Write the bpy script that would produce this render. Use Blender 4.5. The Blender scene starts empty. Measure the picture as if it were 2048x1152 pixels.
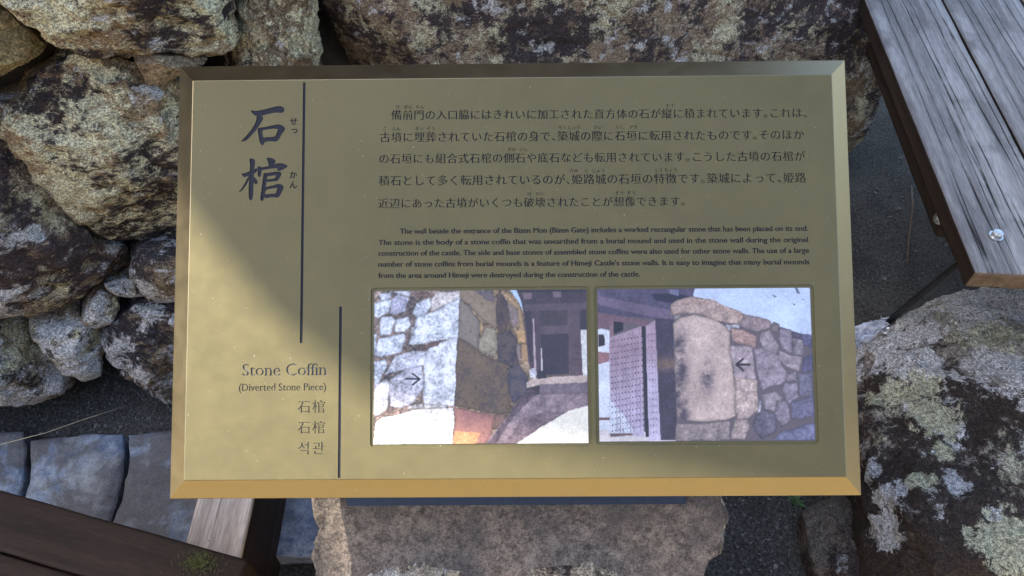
import bpy, bmesh, math, random
import numpy as np
from mathutils import Vector, Matrix
from mathutils.geometry import delaunay_2d_cdt

# ------------------------------------------------------------------ camera, sky, sun, exposure
SC = bpy.context.scene
COL = SC.collection
F, PITCH, CH = 1500.0, math.radians(52), 1.25
cd = bpy.data.cameras.new('camera'); cam = bpy.data.objects.new('camera', cd); COL.objects.link(cam)
cd.sensor_fit = 'HORIZONTAL'; cd.angle_x = 2*math.atan(1024/F); cd.clip_start = 0.02; cd.clip_end = 500
cam.location = (0, 0, CH); cam.rotation_euler = (math.pi/2-PITCH, 0, 0); SC.camera = cam
LS = Vector((-0.67, 0.18, 0.72)).normalized()
w = bpy.data.worlds.new('World'); SC.world = w; w.use_nodes = True
nt = w.node_tree; bg = nt.nodes['Background']; sky = nt.nodes.new('ShaderNodeTexSky')
sky.sky_type = 'NISHITA'; sky.sun_disc = False; sky.sun_elevation = math.asin(LS.z); sky.sun_rotation = math.atan2(LS.x, LS.y)
sky.dust_density = 2.0; sky.ozone_density = 1.0
nt.links.new(sky.outputs[0], bg.inputs[0]); bg.inputs[1].default_value = 0.15
sd = bpy.data.lights.new('sun', 'SUN'); sun = bpy.data.objects.new('sun', sd); COL.objects.link(sun)
sd.energy = 4.6; sd.angle = math.radians(0.53); sd.color = (1, .93, .82)
sun.rotation_euler = LS.to_track_quat('Z', 'Y').to_euler(); sun.location = LS*6
SC.view_settings.view_transform = 'Standard'; SC.view_settings.look = 'None'; SC.view_settings.gamma = 1
SC.view_settings.exposure = 2.2
SC.view_settings.use_white_balance = True; SC.view_settings.white_balance_temperature = 6950; SC.view_settings.white_balance_tint = 6

# ------------------------------------------------------------------ geometry helpers
V = Vector
CP = V((0, 0, CH)); RT = V((1, 0, 0)); UP = V((0, math.sin(PITCH), math.cos(PITCH))); FW = V((0, math.cos(PITCH), -math.sin(PITCH)))
def ray(u, v): return FW + RT*((u-1024)/F) + UP*((576-v)/F)
def on_plane(u, v, o, n):
    d = ray(u, v); return CP + d*((o-CP).dot(n)/d.dot(n))
def gnd(u, v, z=0.0): return on_plane(u, v, V((0, 0, z)), V((0, 0, 1)))

def rng(seed): return np.random.RandomState(seed)
_T = rng(7).rand(64, 64, 64)
def vnoise(P, seed=0):
    P = np.asarray(P, float) + seed*17.31
    i = np.floor(P).astype(int); f = P-i; f = f*f*(3-2*f)
    r = 0
    for dx in (0, 1):
        for dy in (0, 1):
            for dz in (0, 1):
                wgt = (f[..., 0] if dx else 1-f[..., 0])*(f[..., 1] if dy else 1-f[..., 1])*(f[..., 2] if dz else 1-f[..., 2])
                r = r + wgt*_T[(i[..., 0]+dx) & 63, (i[..., 1]+dy) & 63, (i[..., 2]+dz) & 63]
    return r*2-1
def fbm(P, o=4, seed=0, rough=.5):
    s = 0; a = 1
    for k in range(o):
        s = s + a*vnoise(np.asarray(P)*2.03**k, seed+k*3); a *= rough
    return s

def link(name, me, mat=None, parent=None):
    o = bpy.data.objects.new(name, me); COL.objects.link(o)
    if mat is not None and me is not None:
        for m in (mat if isinstance(mat, (list, tuple)) else [mat]): me.materials.append(m)
    if parent is not None: o.parent = parent
    return o
def mesh(name, verts, faces, mat=None, parent=None, smooth=False, origin=None):
    me = bpy.data.meshes.new(name)
    vs = [V(v) for v in verts]
    if origin is not None: vs = [v-V(origin) for v in vs]
    me.from_pydata([tuple(v) for v in vs], [], faces); me.update()
    if smooth: me.polygons.foreach_set('use_smooth', [True]*len(me.polygons))
    o = link(name, me, mat, parent)
    if origin is not None: o.location = origin
    return o
def bm_obj(name, bm, mat, parent=None, smooth=False):
    me = bpy.data.meshes.new(name); bmesh.ops.recalc_face_normals(bm, faces=bm.faces); bm.to_mesh(me); bm.free()
    if smooth: me.polygons.foreach_set('use_smooth', [True]*len(me.polygons))
    return link(name, me, mat, parent)
def empty(name, loc=(0, 0, 0)):
    o = bpy.data.objects.new(name, None); COL.objects.link(o); o.location = loc; return o
def tag(o, label=None, cat=None, kind=None, group=None):
    if label: o['label'] = label
    if cat: o['category'] = cat
    if kind: o['kind'] = kind
    if group: o['group'] = group
    return o
def box_bm(bm, o, ex, ey, ez, bev=0.0, seg=2):
    vs = [bm.verts.new(V(o)+ex*a+ey*b+ez*c) for c in (0, 1) for b in (0, 1) for a in (0, 1)]
    fs = [(0, 2, 3, 1), (4, 5, 7, 6), (0, 1, 5, 4), (2, 6, 7, 3), (0, 4, 6, 2), (1, 3, 7, 5)]
    faces = [bm.faces.new([vs[i] for i in f]) for f in fs]
    if bev:
        es = list({e for f in faces for e in f.edges})
        bmesh.ops.bevel(bm, geom=es, offset=bev, segments=seg, affect='EDGES', profile=.6)
def rough_box(name, o, ex, ey, ez, mat, parent, bev=.004, cuts=10, amp=.0015, seed=0, freq=20, along=1):
    """bevelled, subdivided timber or slab with uneven faces"""
    bm = bmesh.new(); box_bm(bm, o, ex, ey, ez, bev)
    bmesh.ops.subdivide_edges(bm, edges=[e for e in bm.edges if e.calc_length() > 4*bev], cuts=cuts, use_grid_fill=True)
    bm.normal_update(); bm.verts.ensure_lookup_table()
    P = np.array([v.co for v in bm.verts]); n = fbm(P*freq, 3, seed)
    for v, k in zip(bm.verts, n): v.co += v.normal*float(k)*amp
    return bm_obj(name, bm, mat, parent, True)
def tube(name, pts, rad, mat, parent=None, n=8):
    bm = bmesh.new(); rings = []
    for i, p in enumerate(pts):
        p = V(p); d = (V(pts[min(i+1, len(pts)-1)])-V(pts[max(i-1, 0)])).normalized()
        a = d.orthogonal().normalized(); b = d.cross(a)
        r = rad[i] if isinstance(rad, (list, tuple)) else rad
        rings.append([bm.verts.new(p+(a*math.cos(2*math.pi*k/n)+b*math.sin(2*math.pi*k/n))*r) for k in range(n)])
    for A, B in zip(rings, rings[1:]):
        for k in range(n): bm.faces.new([A[k], A[(k+1) % n], B[(k+1) % n], B[k]])
    bm.faces.new(rings[0]); bm.faces.new(rings[-1])
    return bm_obj(name, bm, mat, parent, True)

# ------------------------------------------------------------------ materials
class NT:
    def __init__(s, name):
        s.m = bpy.data.materials.new(name); s.m.use_nodes = True; s.t = s.m.node_tree; s.b = s.t.nodes['Principled BSDF']
    def put(s, sock, v):
        if v is None: return
        if isinstance(v, bpy.types.NodeSocket): s.t.links.new(v, sock)
        else: sock.default_value = tuple(v)+((1,) if len(v) == 3 and len(sock.default_value) == 4 else ()) if isinstance(v, (tuple, list)) else v
    def n(s, typ, ins=None, out=0, **pr):
        x = s.t.nodes.new('ShaderNode'+typ)
        for k, v in pr.items(): setattr(x, k, v)
        for k, v in (ins or {}).items(): s.put(x.inputs[k], v)
        return x.outputs[out]
    def obj(s, scale=(1, 1, 1), rot=(0, 0, 0), loc=(0, 0, 0)):
        return s.n('Mapping', {0: s.n('TexCoord', out=3), 1: loc, 2: rot, 3: scale})
    def noise(s, vec, sc, det=5, ro=.6, dist=0): return s.n('TexNoise', {'Vector': vec, 'Scale': sc, 'Detail': det, 'Roughness': ro, 'Distortion': dist})
    def mr(s, v, a, b, c=0., d=1., st='SMOOTHSTEP'): return s.n('MapRange', {0: v, 1: a, 2: b, 3: c, 4: d}, interpolation_type=st)
    def ma(s, op, a, b=None, cl=False): return s.n('Math', {0: a, 1: b} if b is not None else {0: a}, operation=op, use_clamp=cl)
    def mix(s, f, a, b, mode='MIX'):
        x = s.t.nodes.new('ShaderNodeMix'); x.data_type = 'RGBA'; x.blend_type = mode
        s.put(x.inputs[0], f); s.put(x.inputs[6], a); s.put(x.inputs[7], b); return x.outputs[2]
    def bump(s, h, st=.5, dist=.003, nrm=None): return s.n('Bump', {'Strength': st, 'Distance': dist, 'Height': h, 'Normal': nrm})
    def done(s, col=None, rough=None, nrm=None, metal=None, **kw):
        s.put(s.b.inputs['Base Color'], col); s.put(s.b.inputs['Roughness'], rough); s.put(s.b.inputs['Normal'], nrm); s.put(s.b.inputs['Metallic'], metal)
        for k, v in kw.items(): s.put(s.b.inputs[k], v)
        return s.m

def rock_mat(name, dark=(.045, .033, .033), tan=(.21, .15, .095), pale=(.54, .49, .32), white=(.57, .55, .55), d_amt=.5, p_amt=.5, w_amt=.35, sc=1., stretch=(1, 1, 1), rot=(0, 0, 0), loc=(0, 0, 0), spots=0., grade=None, lich=()):
    """patina (dark), bare stone (tan), crusty lichen (pale, white); grade = (axis, per-metre shift of the dark layer); lich = round lichen colonies"""
    t = NT(name); v = t.obj(loc=loc); vs = t.obj(scale=stretch, rot=rot, loc=loc); raw = t.n('TexCoord', out=3)
    wrp = t.n('TexNoise', {'Vector': v, 'Scale': 30., 'Detail': 4.}, out=1)
    vs = t.n('VectorMath', {0: vs, 1: t.n('VectorMath', {0: wrp, 1: (.025, .025, .025)}, operation='MULTIPLY')}, operation='ADD')
    big = t.noise(v, 6*sc, 4, .55); bigp = t.noise(t.obj(loc=(3.1+loc[0], 1.7, 9.2)), 8*sc, 4, .55)
    d1 = t.noise(vs, 30*sc, 14, .8); p1 = t.noise(t.n('VectorMath', {0: vs, 1: (5.5, 2.2, 8.1)}, operation='ADD'), 36*sc, 13, .8)
    w1 = t.noise(t.n('VectorMath', {0: vs, 1: (1.5, 9.2, 4.1)}, operation='ADD'), 15*sc, 14, .78)
    fin = t.noise(vs, 190*sc, 8, .8); sp = t.noise(v, 520, 3, .7)
    pa = t.ma('ADD', t.ma('MULTIPLY', t.ma('SUBTRACT', bigp, .5), .7), p1); th = .58-(p_amt-.5)*.28
    base = t.mix(t.mr(pa, th-.025, th+.04), tan, pale)
    base = t.mix(t.ma('MULTIPLY', t.mr(p1, .5, .62), .35), base, tuple(.5*(a+b) for a, b in zip(tan, pale)))
    da = t.ma('ADD', t.ma('MULTIPLY', t.ma('SUBTRACT', big, .5), .8), d1)
    wa = t.ma('ADD', t.ma('MULTIPLY', t.ma('SUBTRACT', bigp, .5), -.4), w1)
    if grade:
        dt = t.n('VectorMath', {0: raw, 1: tuple(grade[0])}, operation='DOT_PRODUCT', out=1)
        da = t.ma('ADD', da, t.ma('MULTIPLY', dt, grade[1])); wa = t.ma('ADD', wa, t.ma('MULTIPLY', dt, grade[2]))
    th = .5+(.5-d_amt)*.34
    base = t.mix(t.mr(da, th-.04, th+.05), base, dark)
    d2 = t.noise(t.n('VectorMath', {0: vs, 1: (3.3, 7.7, 1.2)}, operation='ADD'), 95*sc, 8, .75)
    base = t.mix(t.ma('MULTIPLY', t.mr(t.ma('ADD', d2, t.ma('MULTIPLY', t.ma('SUBTRACT', da, th), .5)), .52, .60), .75), base, dark)
    th = .70-(w_amt)*.3
    base = t.mix(t.ma('MULTIPLY', t.mr(wa, th-.015, th+.035), .9), base, white)
    if spots:
        vo = t.n('TexVoronoi', {'Vector': vs, 'Scale': 34*sc, 'Randomness': 1.}); vc = t.n('TexVoronoi', {'Vector': vs, 'Scale': 34*sc, 'Randomness': 1.}, out=1)
        r = t.n('SeparateColor', {0: vc}); lim = t.ma('MULTIPLY', t.mr(r, 1-spots, 1., 0., .5, 'LINEAR'), t.mr(fin, .3, .7, .4, 1.5, 'LINEAR'))
        base = t.mix(t.ma('MULTIPLY', t.mr(t.ma('SUBTRACT', lim, vo), 0., .05), .85), base, white)
    for (c, r, col) in lich:
        ds = t.n('VectorMath', {0: raw, 1: tuple(c)}, operation='DISTANCE', out=1)
        e = t.ma('ADD', ds, t.ma('MULTIPLY', t.ma('SUBTRACT', d1, .5), r*4.5))
        base = t.mix(t.ma('MULTIPLY', t.mr(e, r*.86, r, .92, 0.), t.mr(fin, .3, .5, .55, 1.)), base, col)
    base = t.mix(1., base, t.mix(t.mr(fin, .34, .66), (.36, .34, .34), (1.9, 1.88, 1.86)), 'MULTIPLY')
    base = t.mix(.7, base, t.mix(t.mr(sp, .37, .63), (.45, .45, .45), (1.75, 1.75, 1.75)), 'MULTIPLY')
    h = t.ma('ADD', t.ma('MULTIPLY', d1, 1.2), t.ma('ADD', t.ma('MULTIPLY', fin, .8), t.ma('MULTIPLY', p1, .6)))
    return t.done(base, t.mr(fin, .3, .7, .75, .98), t.bump(h, 1., .010), None, **{'Specular IOR Level': .25})

def wood_mat(name, light, darkc, crack, axis_rot, cr=.5, rough=.8, gl=1.0, stain=.5, bumpd=.0015):
    t = NT(name); v = t.obj(rot=axis_rot)
    vg = t.n('Mapping', {0: v, 3: (70*gl, 2.2, 70*gl)}); vc = t.n('Mapping', {0: v, 3: (62*gl, .55, 6*gl)})
    g = t.noise(vg, 1, 6, .65, .15); g2 = t.noise(vc, 1, 2, .4, .15); s = t.noise(v, 9, 5, .6); f = t.noise(t.n('Mapping', {0: v, 3: (500, 40, 500)}), 1, 3, .6)
    c = t.mix(t.mr(g, .34, .66), darkc, light)
    c = t.mix(t.ma('MULTIPLY', t.mr(s, .5, .68), stain), c, darkc)
    cm = t.ma('MULTIPLY', t.mr(t.ma('ABSOLUTE', t.ma('SUBTRACT', g2, .5)), .0, .022*cr+.001, 1., 0.), t.mr(s, .36, .56, .15, 1.)) if cr else 0.
    c = t.mix(cm, c, crack) if cr else c
    c = t.mix(.6, c, t.mix(t.mr(f, .35, .65), (.72, .72, .72), (1.25, 1.25, 1.25)), 'MULTIPLY')
    h = t.ma('SUBTRACT', t.ma('ADD', t.ma('MULTIPLY', g, .6), t.ma('MULTIPLY', f, .25)), cm if cr else 0.)
    return t.done(c, rough, t.bump(h, .8, bumpd), None, **{'Specular IOR Level': .18})

def soil_mat(name, a, b, spec, dist=.004):
    t = NT(name); v = t.obj(); n1 = t.noise(v, 6, 5, .6); n2 = t.noise(v, 160, 6, .75); n3 = t.noise(v, 420, 3, .6)
    vo = t.n('TexVoronoi', {'Vector': v, 'Scale': 330.})
    c = t.mix(t.mr(t.ma('ADD', t.ma('MULTIPLY', n1, .6), t.ma('MULTIPLY', n2, .5)), .42, .68), a, b)
    c = t.mix(t.ma('MULTIPLY', t.mr(n3, .62, .72), .7), c, spec)
    c = t.mix(.7, c, t.mix(t.mr(n2, .35, .65), (.45, .45, .45), (1.4, 1.4, 1.4)), 'MULTIPLY')
    return t.done(c, .95, t.bump(t.ma('ADD', n2, t.ma('MULTIPLY', vo, -.5)), .9, dist), None, **{'Specular IOR Level': .2})

def slab_mat():
    t = NT('sky_tinted_slab'); v = t.obj(); n1 = t.noise(v, 7, 6, .62, .4); n2 = t.noise(v, 40, 8, .7); n3 = t.noise(v, 240, 4, .7); n4 = t.noise(t.obj(loc=(4, 2, 1)), 8, 5, .6, .3)
    c = t.mix(t.mr(n2, .35, .65), (.10, .135, .21), (.36, .40, .48))  # blue of the reflected sky is put into the grey stone colour
    c = t.mix(t.ma('MULTIPLY', t.mr(t.ma('ADD', n1, t.ma('MULTIPLY', n2, .3)), .60, .72), .85), c, (.085, .07, .065))
    c = t.mix(t.ma('MULTIPLY', t.mr(n4, .56, .7), .6), c, (.42, .43, .45))
    c = t.mix(.5, c, t.mix(t.mr(n3, .35, .65), (.6, .6, .6), (1.3, 1.3, 1.3)), 'MULTIPLY')
    return t.done(c, t.mr(n2, .3, .7, .42, .7), t.bump(t.ma('ADD', n2, t.ma('MULTIPLY', n3, .3)), .6, .004))

def bronze(name, col, rough, metal, dirt=.4, vary=.06):
    t = NT(name); v = t.obj(); n = t.noise(v, 1400, 2, .5); n2 = t.noise(v, 9, 4, .6); n3 = t.noise(v, 55, 5, .65)
    dust = t.mr(t.noise(v, 520, 2, .5), .735, .765)
    c = t.mix(t.ma('MULTIPLY', t.mr(n2, .35, .7), dirt), col, tuple(x*.78 for x in col))
    c = t.mix(t.ma('MULTIPLY', t.mr(n3, .4, .7), vary*4), c, tuple(x*1.18 for x in col))
    c = t.mix(t.ma('MULTIPLY', dust, .45), c, (.6, .6, .56))
    # hair-fine scratches
    sv = t.n('Mapping', {0: v, 2: (0, 0, .5), 3: (8, 260, 8)}); sc = t.noise(sv, 1, 2, .5, .2)
    c = t.mix(t.ma('MULTIPLY', t.mr(sc, .75, .78), .3), c, tuple(min(1, x*1.7) for x in col))
    return t.done(c, t.mr(n3, .3, .7, rough-vary*.8, rough+vary), t.bump(n, .12, .0003), metal)

def flat_mat(name, col, rough=.6, metal=0., nz=0., sc=60):
    t = NT(name)
    c = col
    if nz: c = t.mix(t.mr(t.noise(t.obj(), sc, 5, .65), .3, .7), tuple(x*(1-nz) for x in col), tuple(min(1, x*(1+nz)) for x in col))
    return t.done(c, rough, None, metal)

M = {}
TILT = dict(stretch=(1, 1, 1.9), rot=(0, .75, 0))
M['rock_brown'] = rock_mat('brown_lichen_rock', d_amt=.52, p_amt=.6, w_amt=.50, dark=(.068, .048, .048), tan=(.25, .18, .13), **TILT)
M['rock_cream'] = rock_mat('cream_lichen_rock', d_amt=.37, p_amt=.85, w_amt=.38, loc=(5, 0, 0), tan=(.32, .22, .13), pale=(.66, .61, .42), **TILT)
M['rock_olive'] = rock_mat('yellow_lichen_rock', d_amt=.26, p_amt=.55, w_amt=.1, pale=(.52, .47, .26), tan=(.34, .26, .13), loc=(9, 0, 0))
M['rock_tan'] = rock_mat('tan_rock', d_amt=.3, p_amt=.3, w_amt=.16, tan=(.30, .22, .14), loc=(2, 7, 0))
M['rock_white'] = rock_mat('white_lichen_rock', d_amt=.28, p_amt=.65, w_amt=.76, white=(.62, .60, .60), tan=(.28, .22, .16), loc=(1, 3, 5), stretch=(1, 1, 1.5), rot=(0, .6, 0))
M['rock_black'] = rock_mat('black_spotted_rock', d_amt=.68, p_amt=.45, w_amt=.66, spots=.55, loc=(4, 4, 1), dark=(.045, .036, .041), pale=(.42, .41, .36))
M['rock_speck'] = rock_mat('speckled_brown_rock', d_amt=.46, p_amt=.66, w_amt=.42, sc=1.7, stretch=(1, 1, 1.3), pale=(.58, .53, .38), tan=(.28, .20, .14), dark=(.06, .044, .046), loc=(8, 1, 3))
M['rock_mix'] = rock_mat('cream_and_dark_rock', d_amt=.40, p_amt=.8, w_amt=.38, sc=1.2, pale=(.58, .53, .36), loc=(3, 8, 8))
M['rock_grey'] = rock_mat('grey_rock', d_amt=.45, p_amt=.2, w_amt=.25, tan=(.13, .11, .095), pale=(.2, .18, .15), white=(.3, .3, .32), loc=(6, 6, 6))

# ------------------------------------------------------------------ ground and path
M['soil'] = soil_mat('dark_gritty_soil', (.033, .031, .029), (.082, .076, .069), (.2, .19, .18))
M['sand'] = soil_mat('pale_sand_path', (.34, .275, .155), (.44, .36, .21), (.55, .48, .38))
S = 40
g = mesh('ground', [(-S, -S, 0), (S, -S, 0), (S, S, 0), (-S, S, 0)], [(0, 1, 2, 3)], M['soil']); tag(g, kind='structure')
g = mesh('sand_path', [(-8, -6, .004), (8, -6, .004), (8, .12, .004), (-8, .12, .004)], [(0, 1, 2, 3)], M['sand']); tag(g, kind='structure')

t = NT('reflection_wall_brown'); v = t.obj(); c = t.mix(t.mr(t.noise(v, 3, 5, .6), .35, .65), (.20, .155, .10), (.28, .22, .15)); M['refl_wall'] = t.done(c, .9)
g = bmesh.new(); box_bm(g, V((-7, -3.4, -.05)), V((14, 0, 0)), V((0, .4, 0)), V((0, 0, 3.1))); g = bm_obj('reflection_wall', g, M['refl_wall']); tag(g, 'added brown wall behind the viewer for the sign to reflect', kind='structure')  # unseen wall, added so the bronze has something darker to reflect

# ------------------------------------------------------------------ stones
def poly_r(p2, c, ang):
    p = np.asarray(p2)-c; q = np.roll(p, -1, 0); out = np.full(len(ang), 1e-3)
    for k, a in enumerate(ang):
        d = np.array([math.cos(a), math.sin(a)])
        e = q-p; den = d[0]*e[:, 1]-d[1]*e[:, 0]; den = np.where(abs(den) < 1e-12, 1e-12, den)
        t = (p[:, 0]*e[:, 1]-p[:, 1]*e[:, 0])/den; s = (p[:, 0]*d[1]-p[:, 1]*d[0])/den
        ok = (s >= -1e-6) & (s <= 1+1e-6) & (t > 0)
        if ok.any(): out[k] = t[ok].max()
    return out
def stone(name, pts3, front, back, mat, parent=None, pf=3., pb=3., N=160, MF=46, MB=12, amp=(.012, .008, .0034), freq=(6, 19, 64), facets=9, seed=0, smooth=2, post=None, jag=.02):
    pts = [V(p) for p in pts3]; front = V(front); back = V(back)
    O = sum(pts, V())/len(pts); ez = front.normalized(); ex = (RT-ez*RT.dot(ez)).normalized(); ey = ez.cross(ex)
    p2 = np.array([((p-O).dot(ex), (p-O).dot(ey)) for p in pts]); pz = np.array([(p-O).dot(ez) for p in pts])
    x, y = p2[:, 0], p2[:, 1]; x1, y1 = np.roll(x, -1), np.roll(y, -1); cr = x*y1-x1*y; A = cr.sum()/2
    c = np.array([((x+x1)*cr).sum(), ((y+y1)*cr).sum()])/(6*A)
    AB = np.linalg.lstsq(np.c_[p2, np.ones(len(p2))], pz, rcond=None)[0]
    ang = np.linspace(0, 2*math.pi, N, endpoint=False); r = poly_r(p2, c, ang)
    for _ in range(smooth): r = (np.roll(r, 1)+2*r+np.roll(r, -1))/4
    r = r*(1+jag*fbm(np.c_[np.cos(ang)*3, np.sin(ang)*3, np.full(N, seed*1.7)], 4, seed))
    rings = []
    for t in np.linspace(0, math.pi/2, MF+1)[1:]: rings.append((math.sin(t)**(2/pf), max(0, math.cos(t))**(2/pf), 0))
    for t in np.linspace(math.pi/2, 0, MB+1)[1:-1]: rings.append((math.sin(t)**(2/pb), math.cos(t)**(2/pb), 1))
    X, Y, Z = (np.array(a) for a in (ex, ey, ez)); Fv, Bv, On = np.array(front), np.array(back), np.array(O)
    def pt(xx, yy, k, b): return On+np.outer(xx, X)+np.outer(yy, Y)+np.outer(AB[0]*xx+AB[1]*yy+AB[2], Z)+np.outer(np.full(len(xx), k), Bv if b else Fv)
    P = [pt(c[:1], c[1:], 1, 0)]+[pt(c[0]+rho*r*np.cos(ang), c[1]+rho*r*np.sin(ang), k, b) for rho, k, b in rings]+[pt(c[:1], c[1:], 1, 1)]
    P = np.concatenate(P); rs = rng(seed+100); H = front.length; size = r.mean()
    Cn = On+c[0]*X+c[1]*Y
    for k in range(facets):
        a = rs.rand()*2*math.pi; tilt = rs.uniform(.35, 1.05)
        n = Z*math.cos(tilt)+(X*math.cos(a)+Y*math.sin(a))*math.sin(tilt)
        h = (P-Cn)@n; d = h.max()*rs.uniform(.72, .93)
        P = P-np.outer(np.clip(h-d, 0, None)*.88, n)
    nR = len(rings); faces = []
    for k in range(N): faces.append((0, 1+k, 1+(k+1) % N))
    for j in range(nR-1):
        a = 1+j*N; b = a+N
        for k in range(N): faces.append((a+k, b+k, b+(k+1) % N, a+(k+1) % N))
    a = 1+(nR-1)*N; e = a+N
    for k in range(N): faces.append((a+k, e, a+(k+1) % N))
    me = bpy.data.meshes.new(name); me.from_pydata([tuple(p-Cn) for p in P], [], faces); me.update()
    nr = np.zeros(len(P)*3); me.vertices.foreach_get('normal', nr); nr = nr.reshape(-1, 3)
    sc = min(1., size/.12)
    dsp = sum(am*sc*(fbm(P*fr, 3, seed+i*5) if i != 1 else .45-1.5*np.abs(fbm(P*fr*np.array([1, 1, 1.6]), 3, seed+5, .6))) for i, (am, fr) in enumerate(zip(amp, freq)))
    if post: P2, dsp = post(P, dsp, Cn, X, Y, Z)
    else: P2 = P
    me.vertices.foreach_set('co', ((P2+nr*dsp[:, None])-Cn).ravel()); me.update()
    me.polygons.foreach_set('use_smooth', [True]*len(faces))
    o = link(name, me, mat, parent); o.location = Cn
    return o

# stone wall: plane through two points of its foot, leaning back
WA, WB = gnd(300, 765), gnd(1740, 290)
wt = (WB-WA); wt.z = 0; wt.normalize(); wh = V((wt.y, -wt.x, 0))
lean = math.radians(14); wup = V((0, 0, math.cos(lean)))-wh*math.sin(lean); wn = wt.cross(wup)
if wn.y > 0: wn = -wn
wall = empty('stone_wall', WA); tag(wall, 'lichen-covered wall of rough fitted stones behind the bronze sign', 'wall')
def wpt(u, v, off=0.): return on_plane(u, v, WA+wn*off, wn)
def wstone(px, mat, H=.09, off=0., D=.16, seed=0, view=.65, **kw):
    pts = [wpt(u, v, off) for u, v in px]; c = sum(pts, V())/len(pts)
    f = (wn*(1-view)+(CP-c).normalized()*view).normalized()*H
    o = stone('stone', pts, f, -wn*D, M[mat], None, seed=seed, **kw)
    o.parent = wall; o.matrix_parent_inverse = Matrix.Translation(-WA)
    return o
wstone([(-130, -190), (160, -230), (480, -180), (476, -60), (477, 88), (450, 106), (405, 110), (340, 103), (270, 99), (230, 106), (185, 112), (135, 103), (95, 80), (60, 50), (20, 12), (-50, -20), (-140, -40)], 'rock_cream', .10, .02, seed=1)
wstone([(-190, -10), (-60, 0), (15, 20), (60, 60), (104, 92), (70, 112), (35, 132), (0, 152), (-90, 185), (-200, 200)], 'rock_olive', .07, -.02, seed=2)
wstone([(104, 112), (150, 104), (250, 112), (345, 140), (440, 190), (470, 300), (450, 420), (420, 482), (345, 492), (270, 484), (218, 478), (172, 452), (135, 416), (95, 366), (60, 325), (25, 290), (-10, 262), (-40, 236), (-5, 208), (28, 190), (48, 150)], 'rock_cream', .085, 0, seed=3, smooth=1)
wstone([(262, 98), (330, 104), (418, 112), (405, 128), (360, 150), (322, 166), (292, 172), (284, 146), (268, 120)], 'rock_tan', .05, .05, seed=4, amp=(.006, .004, .002))
wstone([(-150, 215), (-60, 225), (0, 270), (55, 325), (100, 385), (150, 440), (205, 477), (264, 494), (277, 530), (262, 549), (206, 554), (186, 572), (172, 606), (110, 620), (60, 638), (0, 642), (-90, 650), (-170, 560)], 'rock_brown', .085, -.015, seed=5)
wstone([(268, 520), (284, 490), (345, 484), (420, 490), (440, 560), (400, 606), (345, 600), (298, 595), (277, 570), (264, 543)], 'rock_black', .075, .01, seed=6, facets=3)
wstone([(205, 560), (262, 550), (280, 572), (294, 588), (262, 592), (232, 589), (212, 577)], 'rock_white', .04, .0, seed=7, facets=2, amp=(.004, .003, .001))
wstone([(163, 632), (180, 602), (203, 582), (226, 586), (238, 610), (226, 641), (196, 652), (166, 647)], 'rock_white', .045, .01, seed=8, facets=4)
wstone([(50, 650), (100, 630), (150, 624), (168, 640), (198, 655), (212, 680), (208, 720), (210, 748), (170, 756), (130, 742), (92, 702), (62, 672)], 'rock_white', .06, .01, seed=9)
wstone([(-160, 650), (-60, 645), (0, 652), (52, 660), (86, 696), (132, 745), (152, 762), (100, 782), (60, 797), (25, 797), (-30, 795), (-170, 800)], 'rock_white', .07, 0, seed=10)
wstone([(214, 655), (238, 616), (290, 598), (345, 596), (430, 604), (470, 680), (450, 760), (400, 802), (338, 794), (290, 768), (250, 738), (225, 702), (211, 677)], 'rock_black', .085, .01, seed=11, facets=3)
wstone([(478, -190), (560, -210), (638, -190), (634, -60), (640, 20), (636, 60), (644, 90), (640, 140), (640, 230), (560, 260), (470, 240), (474, 120), (480, 60)], 'rock_mix', .07, .0, seed=12, facets=3)
wstone([(648, -230), (1100, -260), (1500, -260), (1750, -230), (1752, -100), (1746, 0), (1738, 80), (1750, 130), (1742, 195), (1716, 268), (1680, 310), (1500, 330), (1100, 360), (800, 340), (650, 260), (648, 130), (652, 90), (642, 40)], 'rock_speck', .09, .02, seed=13, N=320, MF=60, facets=5, pf=5, amp=(.010, .006, .003), smooth=3)
for i, (px, mt) in enumerate([  # stones hidden by the sign or past the frame's edge, for other viewpoints
        ([(480, 260), (640, 280), (780, 350), (800, 520), (700, 640), (490, 680), (470, 480)], 'rock_brown'),
        ([(800, 360), (1100, 375), (1290, 350), (1320, 430), (1200, 490), (960, 560), (815, 600)], 'rock_mix'),
        ([(1310, 345), (1500, 345), (1650, 320), (1700, 330), (1560, 390), (1340, 430)], 'rock_grey'),
        ([(-620, -100), (-250, -120), (-200, 60), (-230, 210), (-600, 260)], 'rock_brown'),
        ([(-640, 280), (-220, 230), (-180, 420), (-200, 640), (-620, 700)], 'rock_cream'),
        ([(-620, 720), (-200, 670), (-190, 810), (-640, 900)], 'rock_black'),
        ([(-620, -500), (-150, -480), (-140, -210), (-240, -140), (-600, -130)], 'rock_speck'),
        ([(-120, -480), (440, -500), (470, -220), (150, -250), (-120, -210)], 'rock_mix'),
        ([(480, -500), (1050, -520), (1090, -290), (650, -245), (490, -220)], 'rock_brown'),
        ([(1090, -520), (1740, -540), (1752, -260), (1480, -285), (1110, -290)], 'rock_cream')]):
    wstone(px, mt, .08, 0, seed=30+i, N=96, MF=24)
M['wall_core'] = flat_mat('dark_wall_core', (.045, .038, .034), .95, 0, .6, 14)
rs = rng(5)
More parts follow.
